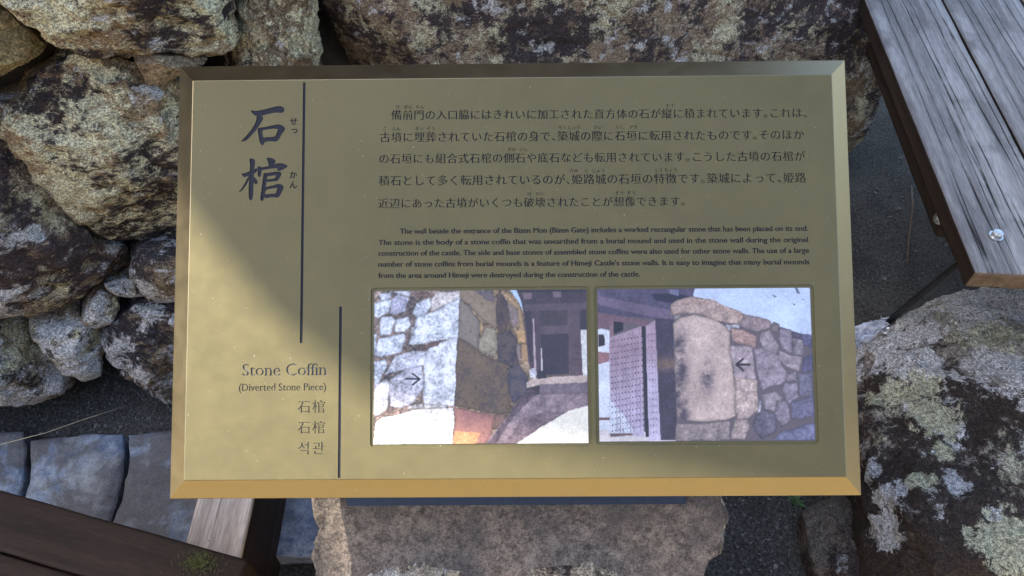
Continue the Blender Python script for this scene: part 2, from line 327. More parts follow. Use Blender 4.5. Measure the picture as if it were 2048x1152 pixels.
for i in range(2):                       # further courses above the frame
    for k in range(6):
        c = WA+wt*(-1.35+k*.56+rs.uniform(-.08, .08)+.25*(i % 2))+wup*(1.42+i*.42)
        pts = [c+wt*math.cos(a)*.27*rs.uniform(.85, 1.1)+wup*math.sin(a)*.2*rs.uniform(.85, 1.1) for a in np.linspace(0, 2*math.pi, 9)[:-1]]
        o = stone('stone', pts, wn*.09, -wn*.14, M[('rock_brown', 'rock_mix', 'rock_speck', 'rock_cream')[(i+k) % 4]], None, seed=200+i*10+k, N=56, MF=14, MB=6, pf=4)
        o.parent = wall; o.matrix_parent_inverse = Matrix.Translation(-WA)
bm = bmesh.new()
q0 = WA-wt*1.6-wn*.10-V((0, 0, .05)); ln = (WB-WA).dot(wt)+1.6
box_bm(bm, q0, wt*ln, wup*2.35, -wn*.5)
core = bm_obj('core', bm, M['wall_core']); core.parent = wall; core.matrix_parent_inverse = Matrix.Translation(-WA)

# loose boulders
def boulder(px, z, H, mat, seed, up=.35, D=.3, **kw):
    pts = [gnd(u, v, z) for u, v in px]; c = sum(pts, V())/len(pts)
    f = (V((0, 0, 1))*up+(CP-c).normalized()*(1-up)).normalized()*H
    return stone('boulder', pts, f, V((0, .02, -D)), M[mat], seed=seed, **kw)
M['rock_big'] = M['rock_grey']
b1 = boulder([(1712, 705), (1742, 668), (1775, 650), (1860, 608), (1950, 586), (2048, 576), (2200, 590), (2420, 700), (2480, 1000), (2420, 1330), (2050, 1420), (1780, 1330), (1722, 1200), (1716, 1000), (1690, 850)], .10, .13, 'rock_big', 51, N=260, MF=70, pf=2.8, facets=5)
tag(b1, 'big grey and dark brown boulder with pale green lichen below the grey planks', 'boulder')
from mathutils.bvhtree import BVHTree
def hit(o, u, v):
    bv = BVHTree.FromPolygons([x.co for x in o.data.vertices], [tuple(p_.vertices) for p_ in o.data.polygons])
    h = bv.ray_cast(CP-o.location, ray(u, v).normalized()); return h[0] if h[0] is not None else V((9, 9, 9))
GRN = (.44, .43, .31); LIL = (.46, .46, .48)
L = [(hit(b1, u, v), r*.00078, c) for u, v, r, c in [(1870, 830, 55, GRN), (1800, 790, 45, GRN), (1850, 770, 40, GRN), (1760, 800, 30, GRN), (2020, 1085, 62, GRN), (1978, 1025, 20, LIL), (1935, 1062, 16, GRN), (1975, 1025, 16, GRN), (1780, 990, 35, LIL), (1845, 960, 30, GRN), (1910, 960, 26, LIL), (1770, 1060, 36, LIL), (1740, 940, 26, LIL), (1880, 900, 22, GRN)]]
b1.data.materials[0] = rock_mat('boulder_rock', d_amt=.52, p_amt=.6, w_amt=.56, sc=.9, pale=(.46, .45, .33), white=(.58, .57, .58), tan=(.28, .245, .22), dark=(.045, .033, .028), stretch=(1, 1, 1.4), rot=(.4, .6, 0), loc=(1, 9, 4), grade=((.5, 1, .2), -.55, .35), lich=L)
b2 = boulder([(1606, 1020), (1640, 1000), (1720, 985), (1755, 1040), (1760, 1180), (1640, 1190), (1612, 1110)], .03, .05, 'rock_grey', 52, up=.6)
tag(b2, 'low dull grey-brown stone set in dark soil beside the big boulder', 'stone')

# ------------------------------------------------------------------ kerb slabs and timbers at lower left
M['slab'] = slab_mat()
kerb = empty('slab_kerb', gnd(240, 980)); tag(kerb, 'row of blue-grey stone slabs set in dark soil by the brown rail', 'paving')
def slab(px, seed, z=.035):
    top = [gnd(u, v, z) for u, v in px]; bm = bmesh.new()
    a = [bm.verts.new(p) for p in top]; b = [bm.verts.new((p.x, p.y, -.03)) for p in top]; n = len(a)
    f = bm.faces.new(a); bm.faces.new(b[::-1])
    for i in range(n): bm.faces.new([a[i], b[i], b[(i+1) % n], a[(i+1) % n]])
    bmesh.ops.recalc_face_normals(bm, faces=bm.faces)
    bmesh.ops.bevel(bm, geom=list(f.edges), offset=.0022, segments=1, affect='EDGES')
    bmesh.ops.triangulate(bm, faces=[x for x in bm.faces if len(x.verts) > 4])
    bmesh.ops.subdivide_edges(bm, edges=[e for e in bm.edges if e.calc_length() > .03], cuts=4, use_grid_fill=True)
    bm.normal_update(); P = np.array([v.co for v in bm.verts]); d = fbm(P*14, 5, seed, .62)*.0042
    for v, k in zip(bm.verts, d): v.co += v.normal*float(k)
    o = bm_obj('slab', bm, M['slab'], None, True); o.data.polygons.foreach_set('use_smooth', [abs(q.normal.z) > .93 for q in o.data.polygons]); o.parent = kerb; o.matrix_parent_inverse = Matrix.Translation(-kerb.location); return o
slab([(-420, 885), (-200, 872), (-40, 864), (46, 862), (52, 900), (46, 960), (34, 1010), (20, 1240), (-420, 1240)], 1)
slab([(60, 880), (150, 872), (246, 866), (247, 910), (243, 950), (232, 1000), (218, 1040), (190, 1150), (180, 1240), (30, 1240), (44, 1010), (56, 960)], 2)
slab([(256, 869), (345, 861), (470, 852), (640, 842), (640, 960), (638, 1114), (420, 1116), (196, 1240), (190, 1236), (228, 1044), (243, 1000), (253, 950), (257, 910)], 3)

M['pale_wood'] = wood_mat('pale_worn_timber', (.58, .49, .43), (.38, .31, .27), (.10, .08, .06), (0, 0, 0), .25, .8, .8, .5)
M['brown_wood'] = wood_mat('dark_brown_timber', (.030, .017, .012), (.017, .010, .007), (.012, .008, .006), (0, 0, 0), 0, .7, .6, .5, .001)
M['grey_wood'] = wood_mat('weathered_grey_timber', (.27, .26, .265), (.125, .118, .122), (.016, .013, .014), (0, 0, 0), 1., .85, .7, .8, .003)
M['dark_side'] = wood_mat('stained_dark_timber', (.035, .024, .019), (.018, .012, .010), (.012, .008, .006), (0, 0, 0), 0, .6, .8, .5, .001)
M['end_wood'] = wood_mat('sawn_plank_end', (.15, .11, .085), (.09, .065, .05), (.03, .02, .02), (0, 0, 0), 0, .85, 1., .6)
# squared timber running under the sign: worn pale top, dark flank
zt = .20
A0, A1 = gnd(395, 1000, zt), gnd(505, 1000, zt)
tb = empty('squared_timber', ((A0.x+A1.x)/2, A0.y, 0)); tag(tb, 'squared timber with pale worn top and dark flank under the sign', 'timber')
lx = A1.x-A0.x; y0 = gnd(450, 1120, zt).y-.12; ly = .62
o = rough_box('worn_top', V((A0.x, y0, zt-.012)), V((lx, 0, 0)), V((0, ly, 0)), V((0, 0, .012)), M['pale_wood'], None, .003, 12, .0012, 3)
o.parent = tb; o.matrix_parent_inverse = Matrix.Translation(-tb.location)
o = rough_box('timber_body', V((A0.x+.003, y0+.002, -.02)), V((lx-.005, 0, 0)), V((0, ly-.004, 0)), V((0, 0, zt+.008)), M['dark_side'], None, .003, 8, .001, 4)
o.parent = tb; o.matrix_parent_inverse = Matrix.Translation(-tb.location)
# brown rail in the corner
zr = .33
R0, R1 = gnd(-260, 905, zr), gnd(497, 1119, zr); rd = (R1-R0); rd.z = 0; rl = rd.length; rd.normalize(); rp = V((rd.y, -rd.x, 0))
rail = empty('brown_rail', (R0.x, R0.y, 0)); tag(rail, 'dark brown timber rail with long crack crossing over the blue-grey slabs', 'rail')
def rotframe(name, o, ex, ey, ez, mat, parent, **kw):
    """rough_box built along local axes so that grain follows its length (local Y)"""
    L = V(ey).normalized(); a = math.atan2(-L.x, L.y); Rm = Matrix.Rotation(a, 4, 'Z'); Ri = Rm.inverted()
    ob = rough_box(name, V((0, 0, 0)), Ri @ V(ex), Ri @ V(ey), Ri @ V(ez), mat, None, **kw)
    ob.matrix_world = Matrix.Translation(o) @ Rm
    ob.parent = parent; ob.matrix_parent_inverse = Matrix.Translation(-parent.location); return ob
rotframe('rail_board', R0-V((0, 0, .09)), rp*.068, rd*rl, V((0, 0, .09)), M['brown_wood'], rail, bev=.004, cuts=14, amp=.001, seed=5)
rotframe('rail_board', R0+rp*.0695-V((0, 0, .092)), rp*.16, rd*(rl-.004), V((0, 0, .09)), M['brown_wood'], rail, bev=.004, cuts=14, amp=.001, seed=6)
for s in (.06, rl-.2):
    rotframe('rail_post', R0+rd*s+rp*.09-V((0, 0, zr+.02)), rp*.09, rd*.09, V((0, 0, zr-.07)), M['brown_wood'], rail, bev=.004, cuts=3, amp=.001, seed=7)

# ------------------------------------------------------------------ plank bench at upper right
zb = .45; th = .032
C0 = gnd(1950, 545, zb); C1 = gnd(1742, 31, zb); bd = (C1-C0); bd.z = 0; bd.normalize(); bp = V((bd.y, -bd.x, 0)); blen = 0.70
bench = empty('plank_bench', (C0.x, C0.y, 0)); tag(bench, 'weathered grey plank bench with bolt heads above the dark soil', 'bench')
j1 = gnd(2048, 318, zb); w1 = (j1-C0).dot(bp); pw = max(.09, w1)
for k in range(4):
    rotframe('plank', C0+bp*(k*(pw+.004))+bd*(.004*(k % 2))-V((0, 0, th)), bp*pw, bd*(blen+.006*k), V((0, 0, th)), M['grey_wood'], bench, bev=.004, cuts=14, amp=.0012, seed=20+k)
W4 = 4*pw
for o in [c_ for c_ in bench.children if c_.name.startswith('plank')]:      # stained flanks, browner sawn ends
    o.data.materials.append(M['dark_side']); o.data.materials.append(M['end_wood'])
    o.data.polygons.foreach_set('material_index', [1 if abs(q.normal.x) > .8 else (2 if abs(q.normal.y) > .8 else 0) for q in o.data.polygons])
rotframe('support_beam', C0+bp*.035+bd*.16-V((0, 0, th+.072)), bp*.07, bd*(blen-.19), V((0, 0, .07)), M['dark_side'], bench, bev=.004, cuts=6, amp=.001, seed=25)
rotframe('support_beam', C0+bp*(W4-.12)+bd*.02-V((0, 0, th+.072)), bp*.07, bd*(blen-.05), V((0, 0, .07)), M['dark_side'], bench, bev=.004, cuts=6, amp=.001, seed=26)
for a in (W4*.5, W4-.13):
    for b in (.12, blen-.2):
        rotframe('leg', C0+bp*a+bd*b-V((0, 0, zb+.02)), bp*.08, bd*.08, V((0, 0, zb-th-.05)), M['dark_side'], bench, bev=.004, cuts=3, amp=.001, seed=27)
M['steel'] = flat_mat('zinc_steel', (.55, .56, .58), .35, .9, .2, 300)
M['black_steel'] = flat_mat('black_painted_steel', (.022, .022, .025), .3, .2, .3, 80)
def bolt(c, ax, r, h, n=6):
    ax = V(ax).normalized(); a = ax.orthogonal().normalized(); b = ax.cross(a); bm = bmesh.new()
    prof = [(1.25, 0), (1.25, .12), (1.0, .14), (1.0, .8), (.85, 1.0), (.5, 1.0), (.45, 1.12), (0.02, 1.16)]
    rings = []
    for rr, hh in prof:
        m = 12
        rings.append([bm.verts.new(V(c)+ax*hh*h+(a*math.cos(2*math.pi*k/m)+b*math.sin(2*math.pi*k/m))*r*rr*((1.0 if k % 2 == 0 else .9) if rr == 1.0 or rr == .85 else 1)) for k in range(m)])
    for A, B in zip(rings, rings[1:]):
        for k in range(12): bm.faces.new([A[k], A[(k+1) % 12], B[(k+1) % 12], B[k]])
    bm.faces.new(rings[-1]); bm.faces.new(rings[0][::-1])
    o = bm_obj('bolt', bm, M['steel']); o.parent = bench; o.matrix_parent_inverse = Matrix.Translation(-bench.location); return o
bolt(gnd(1992, 472, zb+.001), (0, 0, 1), .008, .008)
pb = on_plane(1893, 437, C0+bp*.03, bp)
bolt(pb, -bp, .010, .016)

# rod, twig, crumpled foil, straw, weeds
r0 = gnd(1766, 652, .10); r1 = gnd(1915, 530, .33)
o = tube('metal_rod', [r0-(r1-r0)*.10, r0, (r0+r1)/2, r1, r1+(r1-r0)*.5], .0062, M['black_steel'], n=12); tag(o, 'thin black metal rod slanting from the boulder up beneath the planks', 'rod')
M['twig'] = flat_mat('dry_twig', (.10, .06, .035), .8, 0, .4, 200)
p0, p1 = gnd(1823, 372, .006), gnd(1815, 526, .004)
o = tube('twig', [p0, p0.lerp(p1, .3)+V((.004, 0, .004)), p0.lerp(p1, .7)+V((-.001, 0, .003)), p1], [.0016, .0024, .0026, .001], M['twig']); tag(o, 'thin brown dry twig lying on dark soil beside the planks', 'twig')
M['foil'] = flat_mat('crumpled_plastic', (.55, .56, .62), .25, .35, .2, 60)
fc = gnd(1738, 672, .13); N = 14; vs = []; rs = rng(3)
for i in range(N):
    for j in range(N):
        x, y = (i/(N-1)-.5), (j/(N-1)-.5)
        p = np.array([[x*5, y*5, 2.]]); h = float(abs(fbm(p*1.6, 3, 4))[0])
        vs.append(fc+V((x*.075+.012*float(fbm(p*2, 2, 9)[0]), y*.05+x*.03, h*.022)))
fs = [(i*N+j, (i+1)*N+j, (i+1)*N+j+1, i*N+j+1) for i in range(N-1) for j in range(N-1)]
o = mesh('plastic_scrap', vs, fs, M['foil'], origin=fc); tag(o, 'crumpled scrap of silvery plastic wedged beside the boulder', 'litter')
md = o.modifiers.new('thickness', 'SOLIDIFY'); md.thickness = .0008
M['straw'] = flat_mat('dry_straw', (.45, .38, .25), .7, 0, .2, 100)
o = tube('straw', [gnd(-30, 897, .05), gnd(90, 866, .045), gnd(170, 838, .035), gnd(252, 812, .012)], .0007, M['straw'], n=6); tag(o, 'long dry straw lying across soil and slab edge', 'straw')
M['leaf'] = flat_mat('weed_leaf', (.03, .07, .018), .6, 0, .4, 90)
def weed(u, v, z, n, ln, seed, label):
    c = gnd(u, v, z); root = empty('weed', c); rs = rng(seed)
    for k in range(n):
        a = rs.rand()*6.28; l = ln*rs.uniform(.6, 1.2); wd = l*.16; d = V((math.cos(a), math.sin(a), 0)); s = V((-d.y, d.x, 0)); ris = rs.uniform(.4, 1.2)
        P = []; K = 5
        for i in range(K+1):
            f = i/K; q = d*l*f+V((0, 0, ris*l*f*(1-.55*f))); ww = wd*math.sin(math.pi*(.12+.88*f))*(1 if i < K else .05)
            P += [q-s*ww, q+V((0, 0, -.15*wd)), q+s*ww]
        fs = []
        for i in range(K): fs += [(3*i, 3*i+1, 3*i+4, 3*i+3), (3*i+1, 3*i+2, 3*i+5, 3*i+4)]
        o = mesh('leaf', P, fs, M['leaf'], root, True)
    tag(root, label, 'weed'); return root
weed(1592, 1003, .0, 9, .018, 1, 'small green weed growing in soil just below the sign edge')
weed(230, 718, .03, 6, .02, 2, 'tiny green weed at the foot of the dark round wall stone')
weed(12, 798, .0, 5, .035, 3, 'small broad-leaved weed under the pale wall stone by the straw')
M['moss'] = flat_mat('moss', (.075, .075, .02), .95, 0, .5, 300)

mc = gnd(398, 1128, zr+.001); vs, fs = [], []; rs = rng(21)
for k in range(420):
    a = rs.rand()*6.28; rr = abs(rs.randn())*.010; b = mc+V((math.cos(a)*rr*1.5, math.sin(a)*rr*.9, 0)); d = V((rs.uniform(-1, 1), rs.uniform(-.3, 1), .6)).normalized()*rs.uniform(.003, .011); sd_ = V((-d.y, d.x, 0)).normalized()*.0004
    q = len(vs); vs += [b-sd_, b+sd_, b+d]; fs.append((q, q+1, q+2))
o = mesh('moss_tuft', vs, fs, M['moss'], origin=mc); tag(o, 'small olive moss tuft growing on the dark brown rail', 'moss')

# grit scattered on the soil
rs = rng(11); bm = bmesh.new()
ico = bmesh.new(); bmesh.ops.create_icosphere(ico, subdivisions=1, radius=1); iv = [v.co.copy() for v in ico.verts]; fi = [[v.index for v in f.verts] for f in ico.faces]; ico.free()
vs, fs = [], []
for k in range(4200):
    if k < 1900: p = gnd(rs.uniform(-60, 420), rs.uniform(735, 880))
    elif k < 3300: p = gnd(rs.uniform(1690, 1960), rs.uniform(250, 700))
    else: p = gnd(rs.uniform(1430, 1730), rs.uniform(990, 1160))
    r = .0009*math.exp(rs.randn()*.55); s = V((rs.uniform(.7, 1.4), rs.uniform(.7, 1.4), rs.uniform(.5, 1))); b = len(vs)
    vs += [V((p.x, p.y, r*.3))+V((v.x*s.x, v.y*s.y, v.z*s.z))*r for v in iv]; fs += [[b+i for i in f] for f in fi]
M['grit'] = flat_mat('grit', (.11, .105, .10), .9, 0, .8, 130)
o = mesh('grit', vs, fs, M['grit']); tag(o, 'fine grey grit scattered over the dark soil', kind='stuff')

# ------------------------------------------------------------------ the sign
def Rm(rx, ry, rz): return Matrix.Rotation(rx, 3, 'X') @ Matrix.Rotation(ry, 3, 'Y') @ Matrix.Rotation(rz, 3, 'Z')
CAMM = Matrix((RT, UP, -FW)).transposed()
SR = CAMM @ Rm(math.radians(-3.89), math.radians(-.49), math.radians(.40))
SO = CP + CAMM @ V((.0005, .0116, -.6466))
SX, SY, SN = SR.col[0].copy(), SR.col[1].copy(), SR.col[2].copy()
HW, HH, BW, BT = .28, .173, .0186, .0142
def sl(u, v, z=0.):                       # point of the sign (local metres) seen at a photograph position
    p = on_plane(u, v, SO+SN*z, SN)-SO; return p.dot(SX), p.dot(SY)
def sw(x, y, z=0.): return SO+SX*x+SY*y+SN*z
sign = empty('sign_panel'); sign.matrix_world = Matrix.Translation(SO) @ SR.to_4x4()
tag(sign, 'bronze information panel about a stone coffin with two printed photographs', 'sign')
M['bronze'] = bronze('satin_bronze', (.122, .104, .056), .46, .42); M['bronze'].node_tree.nodes['Principled BSDF'].inputs['Specular IOR Level'].default_value = .15
M['worn'] = flat_mat('worn_engraving', (.10, .098, .105), .45, .3, .25, 300)
M['gold'] = bronze('bevelled_bronze', (.225, .185, .12), .34, 1., .1, .03)
M['navy'] = flat_mat('navy_enamel', (.0065, .007, .017), .6, 0, .2, 400); M['navy'].node_tree.nodes['Principled BSDF'].inputs['Specular IOR Level'].default_value = .25

# glyph outlines ---------------------------------------------------
tcu = bpy.data.curves.new('glyphs', 'FONT'); tcu.size = 1; tob = bpy.data.objects.new('glyphs', tcu); COL.objects.link(tob)
_gc = {}
def outlines(text, res=4):
    if text in _gc: return _gc[text]
    tcu.body = text; bpy.context.view_layer.update(); dg = bpy.context.evaluated_depsgraph_get()
    cu = tob.evaluated_get(dg).to_curve(dg); out = []
    for s in cu.splines:
        P = []
        if s.type == 'BEZIER':
            bp_ = s.bezier_points; n = len(bp_)
            for i in range(n):
                a, b = bp_[i], bp_[(i+1) % n]
                p0, p1, p2, p3 = (np.array(x[:2]) for x in (a.co, a.handle_right, b.handle_left, b.co))
                d = p3-p0; L = np.linalg.norm(d)+1e-9
                fl = max(abs(d[0]*(q-p0)[1]-d[1]*(q-p0)[0])/L for q in (p1, p2))
                k = 1 if fl < .004 else (2 if fl < .012 else res)
                for j in range(k):
                    t = j/k; P.append((1-t)**3*p0+3*(1-t)**2*t*p1+3*(1-t)*t*t*p2+t**3*p3)
        else: P = [np.array(p.co[:2]) for p in s.points]
        P = np.array(P)
        keep = np.linalg.norm(P-np.roll(P, 1, 0), axis=1) > 1e-4
        if keep.sum() >= 3: out.append(P[keep])
    tob.evaluated_get(dg).to_curve_clear(); _gc[text] = out; return out
def area(P): return .5*float((P[:, 0]*np.roll(P[:, 1], -1)-np.roll(P[:, 0], -1)*P[:, 1]).sum())
def weight(cs, dx, dy):                    # thicken uprights by dx, level strokes by dy
    sg = 1 if sum(area(c) for c in cs) > 0 else -1; out = []
    for P in cs:
        e1 = P-np.roll(P, 1, 0); e2 = np.roll(P, -1, 0)-P
        n1 = np.c_[e1[:, 1], -e1[:, 0]]/(np.linalg.norm(e1, axis=1)[:, None]+1e-9); n2 = np.c_[e2[:, 1], -e2[:, 0]]/(np.linalg.norm(e2, axis=1)[:, None]+1e-9)
        n = n1+n2; n = n/np.maximum((np.linalg.norm(n, axis=1)**2/2)[:, None], .5)
        out.append(P+sg*n*np.array([dx, dy]))
    return out
def bb(cs): a = np.concatenate(cs); return a.min(0), a.max(0)
XH = bb(outlines('x'))[1][1]; CAP = bb(outlines('H'))[1][1]; ASC = bb(outlines('l'))[1][1]
def serifs(cs, sw_=.065, sh=.04):
    sg = 1 if sum(area(c) for c in cs) > 0 else -1; out = []
    for P in cs:
        Q = np.roll(P, -1, 0)
        for p, q in zip(P, Q):
            L = abs(q[0]-p[0])
            if abs(q[1]-p[1]) < .01 and .05 < L < .16:
                y = p[1]; x0, x1 = min(p[0], q[0]), max(p[0], q[0]); down = ((q[0]-p[0])*sg) > 0
                if down and abs(y) < .03: out.append(np.array([(x0-sw_, y), (x1+sw_, y), (x1+sw_, y+sh), (x0-sw_, y+sh)]))
                elif not down and (abs(y-CAP) < .012): out.append(np.array([(x0-sw_, y-sh), (x1+sw_, y-sh), (x1+sw_, y), (x0-sw_, y)]))
                elif not down and (abs(y-XH) < .02 or abs(y-ASC) < .012): out.append(np.array([(x0-sw_*1.1, y-sh*1.3), (x1, y-sh*1.2), (x1, y), (x0-sw_*.9, y-sh*.4)]))
    return out
# an item is a list of contours filled even-odd; a line is a list of items (their union)
def place(cs, A, d, n, sx, sy, ox=0., oy=0., shear=0.): return [np.array(A)+np.outer((c[:, 0]+shear*c[:, 1]+ox)*sx, d)+np.outer((c[:, 1]+oy)*sy, n) for c in cs]
def axis(p, q):
    A, B = np.array(sl(*p)), np.array(sl(*q)); L = np.linalg.norm(B-A); d = (B-A)/L; return A, d, np.array([-d[1], d[0]]), L
def cjk(text, p, q, k=.98, dx=.012, dy=-.008, sizes=None):
    """characters in equal cells from p to q (left and right ends, at mid-height)"""
    A, d, n, L = axis(p, q); adv = [.5 if c in '、。' else 1. for c in text]; pit = L/sum(adv); x = 0; items = []
    for c, a in zip(text, adv):
        cs = weight(outlines(c), dx, dy); em = .92 if c not in '、。' else .92
        items.append(place(cs, A+d*x*pit, d, n, pit*k/1.0/GE, pit*k/GE, 0, -GM)); x += a
    return items
_b = bb(outlines('国')); GE = (_b[1][0]+_b[0][0]); GM = (_b[0][1]+_b[1][1])/2   # em width and mid-height of a full-width character
def latin(text, p, q, cap, dx=.018, dy=-.006, shear=None):
    """text fitted between two baseline points, cap height in photograph pixels"""
    A, d, n, L = axis(p, q); a = np.array(sl(*p)); b = np.array(sl(p[0], p[1]-cap)); ch = np.linalg.norm(b-a)
    cs = outlines(text); lo, hi = bb(cs); sx = L/(hi[0]-lo[0]); sy = ch/CAP; ws = weight(cs, dx*sy/sx, dy)
    items = [place(ws, A, d, n, sx, sy, -lo[0], 0)]
    for s in serifs(cs, .055): items.append(place([s], A, d, n, sx, sy, -lo[0], 0))
    return items
def inside(pts, item):
    r = np.zeros(len(pts), bool); x, y = pts[:, 0], pts[:, 1]
    lo, hi = bb(item); cand = np.where((x >= lo[0]) & (x <= hi[0]) & (y >= lo[1]) & (y <= hi[1]))[0]
    if not len(cand): return r
    x, y = x[cand], y[cand]; c = np.zeros(len(cand), bool)
    for P in item:
        Q = np.roll(P, -1, 0)
        for (x0, y0), (x1, y1) in zip(P, Q):
            if y0 == y1: continue
            k = ((y0 > y) != (y1 > y)); c ^= k & (x < (x1-x0)*(y-y0)/(y1-y0)+x0)
    r[cand] = c; return r
PV, PF = [], []                             # the face of the plate, gathered over all windows
def engrave(items, rect, name, label=None, depth=.0007, excl=(), parent=None, floor=True, mat='navy'):
    """cut items into rect (x0,y0,x1,y1 local metres): face triangles and walls to the plate, floor as its own part"""
    x0, y0, x1, y1 = rect; K = 1000.
    vs = [(x0, y0), (x1, y0), (x1, y1), (x0, y1)]; es = [(0, 1), (1, 2), (2, 3), (3, 0)]
    for it in list(items)+[[e] for e in excl]:
        for c in it:
            b = len(vs); m = len(c); vs += [tuple(p) for p in c]; es += [(b+i, b+(i+1) % m) for i in range(m)]
    vo, eo, fo, *_ = delaunay_2d_cdt([V((a*K, b*K)) for a, b in vs], es, [], 0, 1e-5)
    P = np.array([(v.x/K, v.y/K) for v in vo]); T = np.array([f[:3] for f in fo]); cen = P[T].mean(1)
    ins = np.zeros(len(T), bool); ex = np.zeros(len(T), bool)
    for it in items: ins |= inside(cen, it)
    for e in excl: ex |= inside(cen, [e])
    ex |= (cen[:, 0] < x0) | (cen[:, 0] > x1) | (cen[:, 1] < y0) | (cen[:, 1] > y1)
    ins &= ~ex
    a = P[T[:, 1]]-P[T[:, 0]]; b = P[T[:, 2]]-P[T[:, 0]]; fl = (a[:, 0]*b[:, 1]-a[:, 1]*b[:, 0]) < 0; T[fl] = T[fl][:, ::-1]
    base = len(PV); PV.extend((x, y, 0.) for x, y in P); PF.extend(tuple(int(base+i) for i in t) for t in T[~ins & ~ex])
    b2 = len(PV); PV.extend((x, y, -depth) for x, y in P)
    E = {}
    for t in T[ins]:
        for i in range(3):
            k = (int(t[i]), int(t[(i+1) % 3]))
            if (k[1], k[0]) in E: del E[(k[1], k[0])]
            else: E[k] = 1
    for (i, j) in E: PF.append((base+i, base+j, b2+j, b2+i))
    if floor and ins.any():
        used = np.unique(T[ins]); mp = {int(u): i for i, u in enumerate(used)}
        o = mesh(name, [(P[u][0], P[u][1], -depth+.00002) for u in used], [tuple(mp[int(i)] for i in t) for t in T[ins]], M[mat], parent or sign)
        if label: o['label'] = label
        return o
WIN = []
def window(u0, v0, u1, v1):
    a = sl(u0, (v0+v1)/2); b = sl(u1, (v0+v1)/2); t = sl((u0+u1)/2, v0); d = sl((u0+u1)/2, v1)
    r = (a[0], d[1], b[0], t[1]); WIN.append(r); return r

JP = [('備前門の入口脇にはきれいに加工された直方体の石が縦に積まれています。これは、', (782, 230.5), (1617, 226), [('び', 796), ('ぜん', 816.5), ('もん', 840), ('たて', 1341)]),
      ('古墳に埋葬されていた石棺の身で、築城の際に石垣に転用されたものです。そのほか', (759, 275), (1609, 269.5), [('こ', 770), ('ふん', 792.5), ('まい', 839), ('そう', 862), ('ちく', 1126), ('じょう', 1148), ('さい', 1196), ('いし', 1241), ('がき', 1267)]),
      ('の石垣にも組合式石棺の側石や底石なども転用されています。こうした古墳の石棺が', (757, 318), (1611, 312.5), [('がわ', 1024), ('いし', 1048)]),
      ('積石として多く転用されているのが、姫路城の石垣の特徴です。築城によって、姫路', (757, 362), (1613, 355.5), [('ひめ', 1148), ('じ', 1173), ('じょう', 1197), ('とく', 1318), ('ちょう', 1342)]),
      ('近辺にあった古墳がいくつも破壊されたことが想像できます。', (756, 407.5), (1373, 402.5), [('は', 1059), ('かい', 1080), ('そう', 1239), ('ぞう', 1263)])]
def yv(p, q, u): return p[1]+(q[1]-p[1])*(u-p[0])/(q[0]-p[0])
tops = [205, 250, 294, 337, 381, 428]
for i, (tx, p, q, rb) in enumerate(JP):
    it = cjk(tx, p, q)
    for s, u in rb:
        hw = 4.6*len(s); vv = yv(p, q, u)-(17.5 if i else 16.5); it += cjk(s, (u-hw, vv), (u+hw, vv), .96, .01, .0)
    engrave(it, window(745, tops[i]-4.5, 1630, tops[i+1]-4.5), 'text_line')
EN = [('The wall beside the entrance of the Bizen Mon (Bizen Gate) includes a worked rectangular stone that has been placed on its end.', (800, 467.5), (1616, 461.5)),
      ('The stone is the body of a stone coffin that was unearthed from a burial mound and used in the stone wall during the original', (757, 490), (1616, 484)),
      ("construction of the castle. The side and base stones of assembled stone coffins were also used for other stone walls. The use of a large", (757, 511.5), (1618, 505.5)),
      ("number of stone coffins from burial mounds is a feature of Himeji Castle's stone walls. It is easy to imagine that many burial mounds", (757, 533.5), (1619, 528.5)),
      ('from the area around Himeji were destroyed during the construction of the castle.', (757, 556), (1280, 553))]
tops = [447, 470.8, 493.2, 514.8, 537, 564]
for i, (tx, p, q) in enumerate(EN):
    engrave(latin(tx, p, q, 10.3, .036, .012), window(745, tops[i], 1630, tops[i+1]), 'text_line', depth=.0005)
engrave(latin('Stone Coffin', (485, 751.5), (652, 750), 23.5, .006, -.016), window(470, 718, 662, 761), 'text_line', depth=.0011, mat='worn')
engrave(latin('(Diverted Stone Piece)', (478, 782), (652, 780.5), 14.5, .008, -.008), window(470, 762, 662, 790), 'text_line', depth=.0011, mat='worn')
engrave(cjk('石棺', (595, 814), (652.5, 813.5), .96, .0, -.014), window(580, 796, 662, 833), 'text_line', depth=.0011, mat='worn')
engrave(cjk('石棺', (595, 855.5), (652.5, 855), .96, .0, -.014), window(580, 837, 662, 874), 'text_line', depth=.0011, mat='worn')
engrave(cjk('석관', (595, 897), (652.5, 896.5), .98, .0, -.010), window(580, 878, 662, 916), 'text_line', depth=.0011, mat='worn')

# brush-written title, drawn stroke by stroke (photograph positions in a 3.84x crop)
def brush(P): return [np.array([sl(440+x/3.8385, 180+y/3.84) for x, y in c]) for c in P]
def smoothc(c, k=2):
    P = np.array(c, float)
    for _ in range(k): P = np.stack([.78*P+.22*np.roll(P, -1, 0), .22*P+.78*np.roll(P, -1, 0)], 1).reshape(-1, 2)
    return P
ISHI = [[[(235, 153), (262, 160), (300, 158), (340, 150), (400, 133), (440, 124), (470, 124), (490, 135), (496, 152), (490, 170), (475, 177), (440, 173), (400, 177), (350, 189), (310, 202), (280, 202), (255, 188), (243, 172)]],
        [[(280, 196), (318, 198), (335, 212), (326, 235), (300, 277), (270, 317), (235, 357), (207, 385), (190, 393), (160, 396), (175, 379), (205, 349), (235, 314), (260, 274), (280, 232)]],
        [[(287, 291), (345, 285), (400, 272), (450, 261), (485, 275), (502, 295), (496, 311), (470, 346), (450, 386), (430, 397), (380, 393), (342, 400), (332, 424), (320, 424), (306, 405), (299, 370), (291, 320)],
         [(325, 310), (360, 303), (420, 297), (446, 300), (440, 320), (425, 356), (400, 361), (360, 361), (335, 367), (328, 345)]]]
